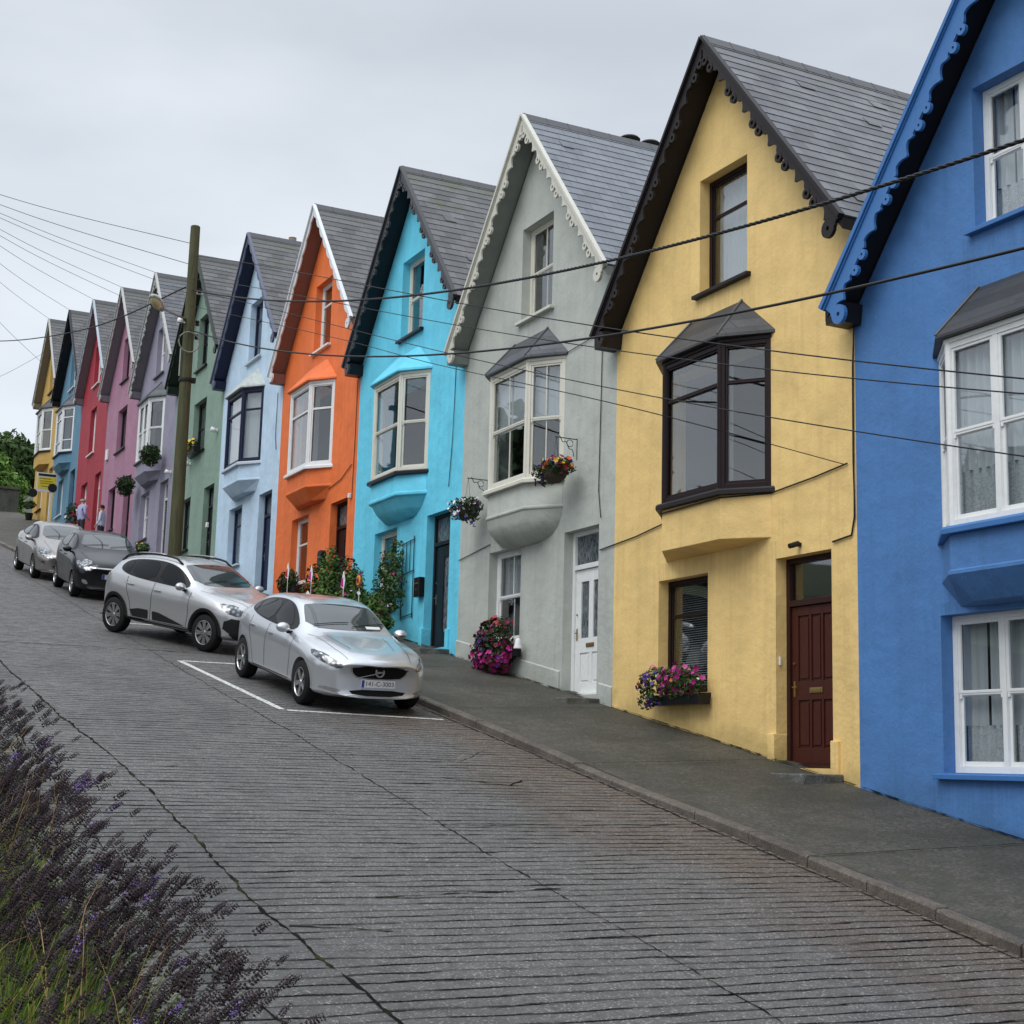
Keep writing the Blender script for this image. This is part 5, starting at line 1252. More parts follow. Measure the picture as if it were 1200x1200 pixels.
def wire(pts, r_, label, name='overhead_wire', cat='wire', group=None, twist=0, sub=10):
    """smooth curve through measured supports"""
    P = []
    pts = [Vector(p) for p in pts]
    if len(pts) > 5:           # one smooth sagging curve through the measured points
        ys_ = np.array([p.y for p in pts]); cf_ = np.polyfit(ys_, [p.z for p in pts], 3)
        pts = [Vector((pts[0].x, y_, float(np.polyval(cf_, y_)))) for y_ in np.linspace(ys_[0], ys_[-1], 14)]
    if len(pts) == 2: pts = [pts[0], (pts[0] + pts[1]) / 2 - Vector((0, 0, .012 * (pts[1] - pts[0]).length)), pts[1]]
    for i in range(len(pts) - 1):
        p0, p1, p2, p3 = pts[max(i - 1, 0)], pts[i], pts[i + 1], pts[min(i + 2, len(pts) - 1)]
        for k in range(sub):
            t = k / sub; P.append(.5 * ((2 * p1) + (-p0 + p2) * t + (2 * p0 - 5 * p1 + 4 * p2 - p3) * t * t + (-p0 + 3 * p1 - 3 * p2 + p3) * t ** 3))
    P.append(pts[-1]); b = MB()
    if twist:
        # resample finely and twist three strands together
        Q = [P[0]]
        for a, c in zip(P[:-1], P[1:]):
            m = max(1, int((c - a).length / .035)); Q += [a + (c - a) * (i + 1) / m for i in range(m)]
        L = 0
        for s_ in range(3):
            st = []; L = 0
            for i, q_ in enumerate(Q):
                if i: L += (Q[i] - Q[i - 1]).length
                t = L / twist * 2 * math.pi + s_ * 2.094; st.append(q_ + Vector((math.cos(t), 0, math.sin(t))) * r_ * .5)
            b.tube(st, r_ * .52, 5)
    else: b.tube(P, r_, 5)
    o = b.obj(name, M_CABLE, smooth=True); return tag(o, label, cat, group)
def W_(l): return [(-3.2, y, z) for y, z in l]
wire(W_([(35.55, 11.45), (30.5, 9.84), (25.9, 8.52), (21.81, 7.48), (15.83, 6.25), (12.82, 5.74), (9.87, 5.3), (8.45, 5.11), (0, 4.6)]), .021, 'thick twisted black cable sweeping from the pole top bracket past every gable', 'power_cable', 'cable', twist=.30)
wire(W_([(35.55, 10.40), (32.59, 9.48), (26.96, 7.75), (21.7, 6.47), (19.85, 6.08), (15.8, 5.24), (11.29, 4.57), (9.89, 4.43), (8.49, 4.22), (0, 3.6)]), .016, 'lower plain black cable passing just under the gable ends', 'power_cable', 'cable')
wire(W_([(35.6, 12.35), (25.18, 8.74), (17.74, 6.16), (13.83, 4.85), (9.92, 3.57), (8.53, 3.13), (0, .9)]), .0075, 'topmost of the thin wires running downhill across the facades from the pole')
wire(W_([(35.6, 11.75), (23.73, 7.84), (17.72, 5.81), (13.82, 4.59), (9.92, 3.42), (8.54, 3.04), (0, 1.0)]), .0065, 'second thin wire down the street, just under the topmost one')
wire(W_([(35.6, 11.45), (19.38, 5.92), (13.81, 4.09), (9.93, 2.93), (8.56, 2.53), (0, .4)]), .0065, 'third thin wire down the street, crossing the blue bay window')
wire(W_([(35.6, 11.05), (25.03, 7.61), (20.31, 6.01), (14.64, 4.18)]) + [(-.05, 14.6, 3.85)], .006, 'lowest thin wire, ending on the corner of the yellow house')
wire([(-3.3, 35.9, 11.6), (-3.75, 46, 13.05), (-4.5, 60.9, 16.2), (-5, 75, 20)], .02, 'black cable climbing uphill from the pole behind the street lamp', 'power_cable', 'cable')
HB = Vector((-9.6, 45, 16.85))
def apx(k, du=0, dv=0): yR = Y1 + HW * (k - 1); return (-.40, yR + AP + du, zb(yR) + APV + .03 + dv)
wire([HB, (-3.2, 35.62, 12.65)], .008, 'uppermost thin wire in the sky, reaching the pole near its top')
wire([HB + Vector((0, 0, -.12)), (-3.2, 35.62, 12.1)], .008, 'thin wire in the sky reaching the pole just below the uppermost one')
for k, lab, dz in ((7, 'upper thin wire ending at the lilac gable peak', -.2), (8, 'upper thin wire ending at the pink gable peak', -.3), (9, 'thin wire ending at the red gable peak', -.35), (10, 'thin wire falling to the steel blue gable peak', -.4), (11, 'thin wire falling to the ochre gable peak', -.45)):
    wire([HB + Vector((0, 0, dz)), apx(k)], .008, lab)
wire([HB + Vector((.03, 0, -.3)), apx(7, -.2, -.35)], .008, 'lower thin wire ending beside the lilac gable peak')
wire([HB + Vector((.03, 0, -.42)), apx(8, .2, -.3)], .008, 'lower thin wire ending beside the pink gable peak')
wire([HB + Vector((0, 0, -.9)), apx(11, 1.2, -2.0)], .008, 'thin wire falling to the rake of the ochre gable')
wire([(-6.5, 60, 13.5), apx(11, .8, -1.6)], .008, 'nearly level thin wire reaching the ochre house from the left')

# facade cables and fittings -------------------------------------------------
HO = {o['label'].split()[0]: o for o in bpy.data.objects if o.name.startswith('terraced_house')}
def hroot(k): return [o for o in bpy.data.objects if o.name.startswith('terraced_house')][k]
HR = sorted([o for o in bpy.data.objects if o.name.startswith('terraced_house')], key=lambda o: o.location.y)
cable(HR[1], [(-.02, -.12, 6.0), (-.02, -.02, 5.95), (-.02, .02, 5.2), (-.02, .03, 4.0), (-.02, .02, 3.3), (-.02, .08, 3.08), (-.02, .45, 3.04)], .013)
cable(HR[1], [(-.02, .15, 4.0), (-.02, .8, 3.93), (-.02, 1.75, 3.86), (-.46, 2.34, 3.84), (-.46, 3.8, 3.82), (-.02, 4.4, 3.8), (-.02, 5.2, 3.7), (-.02, 6.3, 3.62)], .011)
cable(HR[2], [(-.02, .45, 6.2), (-.02, .47, 5.0), (-.02, .5, 3.5), (-.02, .42, 3.05)], .008)
cable(HR[2], [(-.02, 1.7, 6.1), (-.02, .9, 6.15), (-.02, .45, 6.2)], .007)
cable(HR[3], [(-.02, .42, 6.1), (-.02, .45, 5.1), (-.02, .5, 4.2), (-.02, .6, 3.4)], .008); cable(HR[3], [(-.02, -.1, 2.9), (-.02, .3, 2.72)], .008)
cable(HR[2], [(-.02, 4.5, 3.1), (-.02, 5.87, 2.95)], .009)
cable(HR[4], [(-.02, .12, 6.3), (-.02, .15, 4.2), (-.02, .2, 2.9)], .009); cable(HR[4], [(-.02, .3, 3.7), (-.02, 1.0, 3.45), (-.02, 1.8, 3.35)], .010)
cable(HR[5], [(-.02, .4, 5.6), (-.02, .42, 4.4), (-.02, .3, 4.0)], .009)
# camera above the brown door
q = empty('security_camera', (-.02, Y1 + 1.13, zb(Y1) + 3.06), 'small black camera above the brown door of the yellow house', 'camera')
b = MB(); b.box(-.03, .02, -.03, .03, 0, .05); b.obj('mount', M_TRIM, q, bevel=.004); b = MB(Matrix.Translation((-.07, 0, .02)) @ Matrix.Rotation(R(-18), 4, 'Y')); b.lathe([(0, -.09), (.035, -.09), (.038, .06), (.03, .07), (0, .07)], 'x', 10); b.obj('lens_tube', M_TRIM, q)
b = MB(); b.box(-.012, .0, Y1 + .9 + .86, Y1 + .9 + .92, zb(Y1) + 1.4, zb(Y1) + 1.5)
bb_ = MB(); bb_.box(.04, .065, Y1 + 1.63, Y1 + 1.655, zb(Y1) + 1.55, zb(Y1) + 1.66); o = bb_.obj('door_bell', M_WHITE, bevel=.004); tag(o, 'small white bell push on the brown door frame of the yellow house', 'door bell')
def mailbox(y, z, label, arch):
    r_ = empty('letter_box', (0, y, z), label, 'letter box')
    pr = [(-.15, -.22), (.15, -.22), (.15, .18), (.08, .24), (-.08, .24), (-.15, .18)] if arch else [(-.14, -.2), (.14, -.2), (.14, .2), (-.14, .2)]
    b = MB(); b.prism(pr, -.13, -.004); b.obj('box', M_BLACK, r_, bevel=.012)
    b = MB(); b.box(-.142, -.131, -.10, .10, .06, .085); b.obj('slot_flap', M_METAL, r_); b = MB(); b.lathe([(0, -.14), (.012, -.14), (.012, -.13)], 'x', 8, (0, 0, -.05)); b.obj('lock', M_METAL, r_)
yH = lambda k: Y1 + HW * (k - 1)
mailbox(yH(4) + 1.95, zb(yH(4)) + 1.62, 'black arched letter box on the orange wall', True)
mailbox(yH(3) + 1.80, zb(yH(3)) + 1.50, 'black square letter box on the turquoise wall', False)
def alarm(y, z, label, w_=.12, h_=.16):
    r_ = MB(); r_.prism([(-w_, -h_), (w_, -h_), (w_ * .9, h_), (-w_ * .9, h_)], -.08, -.003); o = r_.obj('alarm_box', M_WHITE, bevel=.015); o.location = (0, y, z); tag(o, label, 'alarm box')
alarm(yH(8) + 5.2, zb(yH(8)) + 4.5, 'white alarm box on the pink wall beside the red house', .16, .22); alarm(yH(6) + .9, zb(yH(6)) + 1.7, 'small white box beside the black door of the sage green house', .07, .08)
alarm(yH(4) + .28, zb(yH(4)) + 2.95, 'small white box above the brown door of the orange house', .05, .06)
def spot(y, z, label):
    r_ = empty('security_light', (0, y, z), label, 'security light'); b = MB(); b.box(-.04, -.003, -.05, .05, -.05, .05); b.obj('mount', M_WHITE, r_, bevel=.006)
    b = MB(Matrix.Translation((-.12, 0, -.01)) @ Matrix.Rotation(R(20), 4, 'Y')); b.lathe([(0, -.10), (.07, -.10), (.075, .02), (.03, .09), (0, .09)], 'x', 12); b.obj('lamp_head', M_WHITE, r_, smooth=True)
spot(yH(6) + 3.5, zb(yH(6)) + 4.05, 'white security light below the flower box of the sage green house'); spot(yH(6) + .5, zb(yH(6)) + 4.6, 'white security light high on the sage green wall next to the pale blue house'); spot(yH(7) + .2, zb(yH(7)) + 3.1, 'white security light where the lilac and sage green walls meet')

# door steps
step_stone('door_step', Y1 + 1.28, zb(Y1) + .15, 1.95, 'grey stone step below the brown door of the yellow house')
step_stone('door_step', yH(2) + 1.0, zb(yH(2)) + .14, 1.3, 'thin stone step below the white glazed door of the grey house')
step_stone('door_step', yH(3) + 1.0, zb(yH(3)) + .16, 1.3, 'stone step below the black door of the turquoise house')

# chimneys
def chimney(x, y, ztop, zbase, n, label, cap=True):
    r_ = empty('chimney', (x, y, zbase), label, 'chimney'); H = ztop - zbase
    b = MB(); b.box(-.35, n * .55 - .1, -.28, .28, -1, H - .45); b.box(-.40, n * .55 - .05, -.33, .33, H - .45, H - .35); b.obj('stack', m_plaster('chimney render', (.30, .27, .23, 1)), r_, bevel=.01)
    for i in range(n):
        c = (.0 + .52 * i, 0, H - .35)
        b = MB(); b.lathe([(.14, 0), (.12, .30), (.13, .33), (.10, .33), (.10, .0)], 'z', 14, c); pt_ = b.obj('pot', m_plain('clay pot', (.26, .20, .13, 1), .8), r_, smooth=False)
        if cap:
            b = MB(); b.lathe([(.24, .42), (.20, .46), (.08, .50), (0, .505), (0, .44), (.24, .41)], 'z', 16, c)
            b.obj('cowl', M_TRIM, pt_); 
            b = MB()
            for a in (0, 2.1, 4.2): b.box(c[0] + .12 * math.cos(a) - .012, c[0] + .12 * math.cos(a) + .012, .12 * math.sin(a) - .012, .12 * math.sin(a) + .012, H - .1, H + .1)
            b.obj('cowl_strap', M_CHROME, pt_)
chimney(3.75, yH(3) + .1, 13.35, 10.6, 2, 'chimney with two capped clay pots behind the grey roof')
chimney(1.9, yH(6) + .0, 16.35, 13.8, 1, 'stubby chimney behind the pale blue roof', False)

# ------------------------------------------------------------------ plants
def leaf_cloud(rnd, n, fn, size, jitter=1.0, up=.3):
    """n quads; fn() gives a centre and an outward direction"""
    V = []; F = []
    for i in range(n):
        c, d = fn(rnd); s = size * rnd.uniform(.6, 1.3)
        nrm = Vector((rnd.gauss(0, 1), rnd.gauss(0, 1), rnd.gauss(0, 1) + up)).normalized() * jitter + d; nrm.normalize()
        a = nrm.cross(Vector((rnd.gauss(0, 1), rnd.gauss(0, 1), rnd.gauss(0, 1)))).normalized(); b = nrm.cross(a)
        k = len(V); c = Vector(c)
        V += [c - a * s, c + b * s * .42 + nrm * s * .1, c + a * s, c - b * s * .42 + nrm * s * .1]; F.append((k, k + 1, k + 2, k + 3))
    return V, F
def ell(rnd, c, r_, shell=.55):
    while True:
        p = Vector((rnd.uniform(-1, 1), rnd.uniform(-1, 1), rnd.uniform(-1, 1)))
        l = p.length
        if l < 1 and l > shell * rnd.random() ** .3: break
    bump = 1 + .28 * mnoise.noise(p.normalized() * 2.3 + Vector(c) * 3)
    return Vector((c[0] + p.x * r_[0] * bump, c[1] + p.y * r_[1] * bump, c[2] + p.z * r_[2] * bump)), p.normalized()
def petals(rnd, pts, size):
    V = []; F = []
    for c, d in pts:
        s = size * rnd.uniform(.7, 1.2); d = (d + Vector((rnd.gauss(0, .35), rnd.gauss(0, .35), rnd.gauss(0, .35)))).normalized(); a = d.cross(Vector((0, .3, 1))).normalized(); b = d.cross(a); k = len(V)
        V.append(c + d * s * .25)
        for i in range(10):
            t = i * math.pi / 5; rr_ = s * (1 if i % 2 == 0 else .72); V.append(c + a * rr_ * math.cos(t) + b * rr_ * math.sin(t) + d * s * .55)
        F += [(k, k + 1 + i, k + 1 + (i + 1) % 10) for i in range(10)]
    return V, F
def plant(name, loc, label, cat, blobs, nleaf, lsize, leafm, flowers, container=None, group=None, seed=0, droop=0):
    """blobs: (centre, radii); flowers: (material, name, count, size, zone function or None)"""
    rnd = random.Random(seed); r_ = empty(name, loc, label, cat, group)
    vol = [b_[1][0] * b_[1][1] * b_[1][2] for b_ in blobs]
    def fn(rn): b_ = rn.choices(blobs, vol)[0]; return ell(rn, *b_)
    V, F = leaf_cloud(rnd, nleaf, fn, lsize); npobj('foliage', [tuple(v) for v in V], F, leafm, r_)
    for (m_, fname, cnt, sz, zone) in flowers:
        pts = []
        while len(pts) < cnt:
            b_ = rnd.choices(blobs, vol)[0]; c, d = ell(rnd, b_[0], b_[1], .93)
            if d.x > .45: continue
            if zone and not zone(c): 
                if rnd.random() > .04: continue
            pts.append((c, d))
        V, F = petals(rnd, pts, sz); npobj('blossom', [tuple(v) for v in V], F, m_, r_)
    if container == 'trough':
        b = MB(); b.prism([(-.22, 0), (-.24, .14), (-.02, .14), (-.02, 0)], -.60, .60, 'y'); b.obj('trough', M_BLACK, r_, bevel=.01)
    elif container == 'basket':
        b = MB(); b.lathe([(0, -.02), (.10, .0), (.18, .07), (.22, .17), (.225, .20), (.19, .20)], 'z', 16); b.obj('basket', m_plain('woven basket', (.05, .035, .025, 1), .9), r_)
    elif container == 'pot':
        b = MB(); b.lathe([(0, 0), (.15, 0), (.20, .30), (.22, .32), (.18, .32)], 'z', 18); b.obj('pot', M_BLACK, r_)
    elif container == 'box':
        b = MB(); b.prism([(-.24, 0), (-.26, .18), (-.02, .18), (-.02, 0)], -.5, .5, 'y'); b.obj('planter_box', M_BLACK, r_, bevel=.01)
    return r_
def iron_bracket(y, z, label):
    r_ = MB(); r_.tube([(0, 0, -.25), (0, 0, .12)], .010, 5); r_.tube([(0, 0, .10), (-.42, 0, .10)], .009, 5)
    P = [(-.06 - .28 * (i / 14), 0, -.20 + .30 * (i / 14) ** .6 + .03 * math.sin(i)) for i in range(15)]; r_.tube(P, .007, 5)
    P = [(-.14 + .06 * math.cos(i * .5), 0, .02 + .06 * math.sin(i * .5)) for i in range(13)]; r_.tube(P, .006, 5)
    for a in (-.1, .1): r_.tube([(-.40, 0, .10), (-.40 + a, a, -.33)], .003, 4)
    o = r_.obj('basket_bracket', M_TRIM); o.location = (0, y, z); return tag(o, label, 'bracket')
def W(k, u, v, x): return (x, yH(k) + u, zb(yH(k)) + v)
plant('window_box', W(1, 3.72, 1.07, -.02), 'window box of purple and magenta petunias under the yellow house window', 'flower box', [((-.22, -.1, .34), (.2, .42, .24)), ((-.25, .48, .30), (.2, .32, .28)), ((-.24, .72, .12), (.14, .16, .20)), ((-.2, -.42, .30), (.17, .26, .20))], 1500, .035, M_LEAF,
      [(F_PUR, '', 60, .042, lambda c: c.y > .15), (F_MAG, '', 62, .045, lambda c: c.y < .25), (F_PINK, '', 16, .045, lambda c: c.z > .35), (F_ORG, '', 9, .035, lambda c: c.z > .3), (F_WHITE, '', 6, .028, None)], 'trough', seed=1)
plant('window_box', W(2, 3.68, .95, -.02), 'big trailing magenta petunia box under the grey house window', 'flower box', [((-.26, 0, .36), (.26, .56, .32)), ((-.28, -.1, .02), (.27, .48, .34)), ((-.2, .05, .56), (.16, .50, .18)), ((-.28, .36, .1), (.22, .28, .36))], 2600, .04, M_LEAFD,
      [(F_MAR, '', 150, .048, None), (F_MAG, '', 150, .052, lambda c: c.z < .12), (F_PUR, '', 60, .045, lambda c: c.y > .2), (F_RED, '', 14, .05, lambda c: c.z > .55)], 'trough', seed=2)
q = MB(); q.lathe([(0, .1), (.03, .1), (.05, .06), (.06, 0), (.075, -.06), (.08, -.08), (0, -.07)], 'z', 12); o = q.obj('bell_ornament', F_WHITE, smooth=True); o.location = W(2, 2.98, 1.15, -.16); tag(o, 'small white bell ornament beside the magenta petunias of the grey house', 'ornament')
plant('hanging_basket', W(2, 4.72, 3.58, -.42), 'hanging basket with white petunias on the grey wall next to the turquoise house', 'hanging basket', [((0, 0, .24), (.30, .40, .15)), ((0, .1, .12), (.27, .3, .14)), ((-.05, -.38, .04), (.13, .14, .22))], 1300, .035, M_LEAFD, [(F_WHITE, '', 26, .045, None), (F_PUR, '', 40, .04, lambda c: c.z < .25), (F_PINK, '', 6, .035, None)], 'basket', 'hanging baskets on the grey house', 3)
plant('hanging_basket', W(2, 1.28, 3.72, -.42), 'hanging basket of yellow red and purple pansies right of the grey bay window', 'hanging basket', [((0, 0, .22), (.30, .46, .14)), ((0, -.1, .30), (.24, .32, .10)), ((0, .32, .12), (.2, .2, .14))], 1300, .035, M_LEAFD, [(F_YEL, '', 18, .048, lambda c: c.z > .22), (F_PUR, '', 44, .042, None), (F_MAR, '', 30, .045, None), (F_RED, '', 10, .05, lambda c: c.y < 0), (F_ORG, '', 6, .045, None)], 'basket', 'hanging baskets on the grey house', 4)
iron_bracket(yH(2) + 4.72, zb(yH(2)) + 4.25, 'scrolled iron bracket over the white petunia basket'); iron_bracket(yH(2) + 1.28, zb(yH(2)) + 4.40, 'scrolled iron bracket over the yellow pansy basket')
M_LEAFS = m_leaf('shrub green', (.030, .075, .015, 1), (.12, .20, .05, 1), 5)
# turquoise front garden
def gz(k, u, x): return zb(yH(k) + u) + (.0 if x > -.3 else 0)
plant('climbing_plant', (-.22, yH(3) + 2.75, zb(yH(3) + 2.7)), 'airy climber on the black trellis beside the turquoise house window', 'climber', [((0, 0, 1.1), (.20, .40, .55)), ((-.02, .35, 1.55), (.18, .40, .40)), ((0, -.1, 1.75), (.14, .22, .35)), ((0, .75, 1.1), (.2, .25, .5))], 1700, .045, M_LEAF, [(F_MAG, '', 12, .04, None)], seed=5)
b = MB()
for u in (2.22, 2.82): b.tube([W(3, u, .9, -.03), W(3, u, 2.62 - (u - 2.22) * .12, -.03)], .011, 5)
for u in (2.42, 2.62): b.tube([W(3, u, 1.9, -.03), W(3, u, 2.58 - (u - 2.22) * .12, -.03)], .008, 5)
for v in (1.0, 1.9, 2.55): b.tube([W(3, 2.2, v, -.03), W(3, 2.85, v - .05, -.03)], .011, 5)
tag(b.obj('trellis', M_BLACK), 'narrow black iron trellis on the turquoise wall', 'trellis')
specs = [((-.75, 2.4), .32, 1.0, 'leafy shrub in a pot beside the turquoise front door', 1900, M_LEAFS, [(F_MAR, '', 26, .05, None)]),
         ((-.95, 3.2), .38, 1.35, 'tall green shrub below the turquoise house window', 2200, M_LEAFS, [(F_MAG, '', 22, .05, None), (F_WHITE, '', 8, .04, None)]),
         ((-.7, 4.2), .40, 1.55, 'bushy dark evergreen left of the turquoise window', 1700, M_LEAFD, []),
         ((-.8, 5.1), .36, 1.70, 'feathery upright shrub at the corner of turquoise and orange walls', 2000, M_LEAFS, []),
         ((-.9, 5.85), .34, 1.25, 'orange and red flowering plant in front of the orange and turquoise join', 1000, M_LEAF, [(F_ORG, '', 50, .06, None), (F_RED, '', 26, .07, None)]),
         ((-1.0, 3.75), .30, .95, 'yellow green broad leaved plant beside the small flags', 800, M_LEAFY, [(F_YEL, '', 8, .05, None)])]
for i, (pos, rr_, hh_, lab, nl_, lm_, fl_) in enumerate(specs):
    y_ = yH(3) + pos[1]
    plant('potted_shrub', (pos[0], y_, zb(y_) - .03), lab, 'shrub', [((0, 0, hh_ * .45), (rr_, rr_, hh_ * .35)), ((0, .05, hh_ * .75), (rr_ * .7, rr_ * .75, hh_ * .28)), ((0, -.1, hh_ * .35), (rr_ * 1.1, rr_, hh_ * .2))], nl_, .055, lm_, fl_, 'pot', 'potted shrubs before the turquoise house', 20 + i)
plant('window_planter', W(4, 3.95, 1.0, -.02), 'dark leafy planter under the orange house window', 'flower box', [((-.2, 0, .3), (.2, .6, .28))], 900, .045, M_LEAFD, [(F_MAG, '', 10, .04, None)], 'trough', seed=31)
# spinner flower and flags
sp_ = empty('flower_spinner', (-1.15, yH(3) + 2.35, zb(yH(3) + 2.3)), 'red and yellow flower spinner on a stick in the turquoise front garden', 'garden spinner')
b = MB(); b.tube([(0, 0, 0), (0, 0, 1.12)], .008, 5); b.obj('stick', F_WHITE, sp_)
def disc(r0, r1, x0, x1, m_, nm, n=12, wav=0):
    b = MB(); P = [(r1 * (1 - wav * (i % 2)) * math.cos(math.pi * i / n), 1.18 + r1 * (1 - wav * (i % 2)) * math.sin(math.pi * i / n)) for i in range(2 * n)]; b.prism(P, x0, x1); return b.obj(nm, m_, sp_)
disc(0, .165, -.02, 0, m_plain('spinner red', (.30, .035, .06, 1), .5), 'outer_petals', 12, .22); disc(0, .10, -.035, -.02, F_YEL, 'inner_petals', 16, .05); disc(0, .065, -.045, -.035, F_ORG, 'ring'); disc(0, .04, -.055, -.045, F_MAR, 'centre')
for i, (x, y, h_, lab) in enumerate(((-1.25, 3.0, 1.30, 'white and magenta pennant beside the flower spinner'), (-1.2, 5.2, 1.25, 'white pennant above the roof of the silver hatchback'), (-1.35, 6.4, 1.2, 'white and red pennant next to the orange wall'), (-1.35, 3.15, .75, 'low white and magenta pennant next to the car bonnet'))):
    f_ = empty('garden_pennant', (x, yH(3) + y, zb(yH(3) + y)), lab, 'pennant'); b = MB(); b.tube([(0, 0, 0), (0, 0, h_)], .007, 5); b.obj('stick', F_WHITE, f_)
    b = MB(); b.add([(0, 0, h_), (-.01, .03, h_ - .02), (-.03, .10, h_ - .32), (0, -.02, h_ - .38), (.01, -.05, h_ - .2)], [(0, 1, 2, 3, 4)]); b.cur = 1
    b.add([(-.008, .02, h_ - .12), (-.02, .06, h_ - .16), (-.04, .10, h_ - .30), (-.012, .0, h_ - .34)], [(0, 1, 2, 3)]); b.obj('cloth', [F_WHITE, F_MAG if i != 2 else F_RED], f_, fix=False)
# green house, lilac house
plant('window_box', W(6, 2.75, 4.22, -.02), 'box of yellow and white flowers under the sage green upper window', 'flower box', [((-.2, 0, .28), (.16, .55, .16))], 700, .045, M_LEAFD, [(F_YEL, '', 26, .06, None), (F_WHITE, '', 8, .05, None)], 'box', seed=41)
plant('hanging_basket', W(7, 1.35, 3.62, -.5), 'dry green hanging basket beside the white bay of the lilac house', 'hanging basket', [((0, 0, .28), (.35, .5, .28)), ((0, -.1, .0), (.25, .4, .2))], 1100, .06, M_LEAFD, [], 'basket', 'baskets on the lilac house', 42)
plant('hanging_basket', W(7, 4.95, 3.12, -.5), 'dry green hanging basket where the lilac and pink walls meet', 'hanging basket', [((0, 0, .28), (.35, .5, .28)), ((0, -.1, .0), (.25, .4, .2))], 1100, .06, M_LEAFD, [], 'basket', 'baskets on the lilac house', 43)
plant('potted_plant', (-.7, yH(7) + .6, zb(yH(7) + .6) - .03), 'pot of yellow flowers by the lilac and sage green doors', 'potted plant', [((0, 0, .42), (.26, .34, .16))], 500, .045, M_LEAF, [(F_YEL, '', 18, .05, None)], 'pot', seed=44)
plant('potted_plant', (-.9, yH(9) + 1.2, zb(yH(9) + 1.2) - .03), 'pot with red and white flowers in front of the red house', 'potted plant', [((0, 0, .9), (.3, .35, .5))], 800, .05, M_LEAFD, [(F_RED, '', 12, .06, None), (F_WHITE, '', 12, .06, None)], 'pot', seed=45)

# sale board on the steel blue house
bs = empty('sale_board', W(10, 3.6, 2.67, 0), 'yellow and white estate agent board projecting from the steel blue house', 'sign')
T_ = Matrix.Translation((-.95, 0, 0)); b = MB(); b.box(-1.14, -.22, -.02, .02, -.42, .48); b.obj('panel', M_PLATE, bs, bevel=.005)
b = MB(); b.box(-1.08, -.28, -.026, -.022, -.28, .28); b.obj('yellow_field', m_plain('board yellow', (.75, .62, .03, 1), .5), bs)
b = MB(); b.box(-1.08, -.30, -.027, -.022, .32, .43); b.obj('dark_band', M_TRIM, bs)
for i, zz in enumerate((.20, .08, -.02, -.16)):
    b = MB(); b.box(-1.04 + .03 * i, -.50 + .06 * (i % 2), -.029, -.0265, zz - .02, zz + .02); b.obj('text_line', m_plain('board ochre line', (.30, .16, .02, 1), .5), bs)
for (cx_, cz_) in ((-.42, -.20), (-1.28, -.52)):
    b = MB(); b.lathe([(0, -.05), (.20, -.05), (.205, -.03), (.17, -.028), (0, -.028)], 'y', 20, (cx_, 0, cz_)); b.obj('dark_disc', M_TRIM, bs)
b = MB(); b.tube([(-.5, 0, -.46), (-.5, 0, -2.9)], .03, 6); b.obj('post', M_WHITE, bs)
b = MB(); b.tube([(0, 0, .35), (-.3, 0, .35)], .015, 5); b.obj('bracket', M_METAL, bs)
plant('potted_plant', (-.5, yH(11) + 3.5, zb(yH(11) + 3.5)), 'dark pot plant below the ochre house window', 'potted plant', [((0, 0, .75), (.3, .35, .22))], 400, .06, M_LEAFD, [], 'pot', seed=46)

M_LEAFM = m_leaf('fresh leaf green', (.07, .15, .025, 1), (.22, .36, .08, 1), .8)
# ------------------------------------------------------------------ trees and the far end of the street
def tree(x, y, z, h, r_, label, seed, n=9000, ls=.22, mat_=None, group=None):
    rnd = random.Random(seed); t_ = empty('leafy_tree', (x, y, z), label, 'tree', group); b = MB()
    b.tube([(0, 0, -.3), (.1, 0, h * .25), (0, .1, h * .5), (.1, 0, h * .8)], [r_ * .09, r_ * .07, r_ * .05, r_ * .02], 10)
    blobs = []
    for i in range(13):
        a = rnd.uniform(0, 6.28); rr2 = r_ * rnd.uniform(.2, .85); zz = h * rnd.uniform(.34, .9); k = 1 - .5 * abs(zz / h - .5)
        c = (rr2 * math.cos(a) * k, rr2 * math.sin(a) * k, zz); s = r_ * rnd.uniform(.28, .48); blobs.append((c, (s, s, s * .75)))
        b.tube([(0, 0, h * rnd.uniform(.2, .4)), (c[0] * .5, c[1] * .5, zz * .75), c], [r_ * .035, r_ * .02, r_ * .008], 6)
    b.obj('trunk', M_BARK, t_); vol = [q[1][0] ** 3 for q in blobs]
    V, F = leaf_cloud(rnd, n, lambda rn: ell(rn, *rn.choices(blobs, vol)[0], .6), ls); npobj('crown', [tuple(v) for v in V], F, mat_ or M_LEAF, t_); return t_
tree(-2.2, 93, zb(93) - 2.4, 5.6, 3.7, 'green broadleaf tree beyond the top end of the terrace', 1, 16000, .18, M_LEAFM)
tree(-5.4, 99, zb(99) - 2.6, 6.0, 3.8, 'darker tree at the left edge beyond the top of the street', 2, 8000, .26, M_LEAFD)
tree(2.5, 104, zb(104) - 1.5, 5.6, 3.6, 'small green tree partly hidden behind the ochre house', 3, 6000, .26)
w = MB(); yw = 86.0
w.box(-12, .3, yw, yw + .4, zb(yw) - 1, zb(yw) + 1.25); w.box(-12.05, .35, yw - .05, yw + .45, zb(yw) + 1.25, zb(yw) + 1.38)
tag(w.obj('boundary_wall', M_STONE, bevel=.02), 'dark stone boundary wall across the top of the street', 'wall')
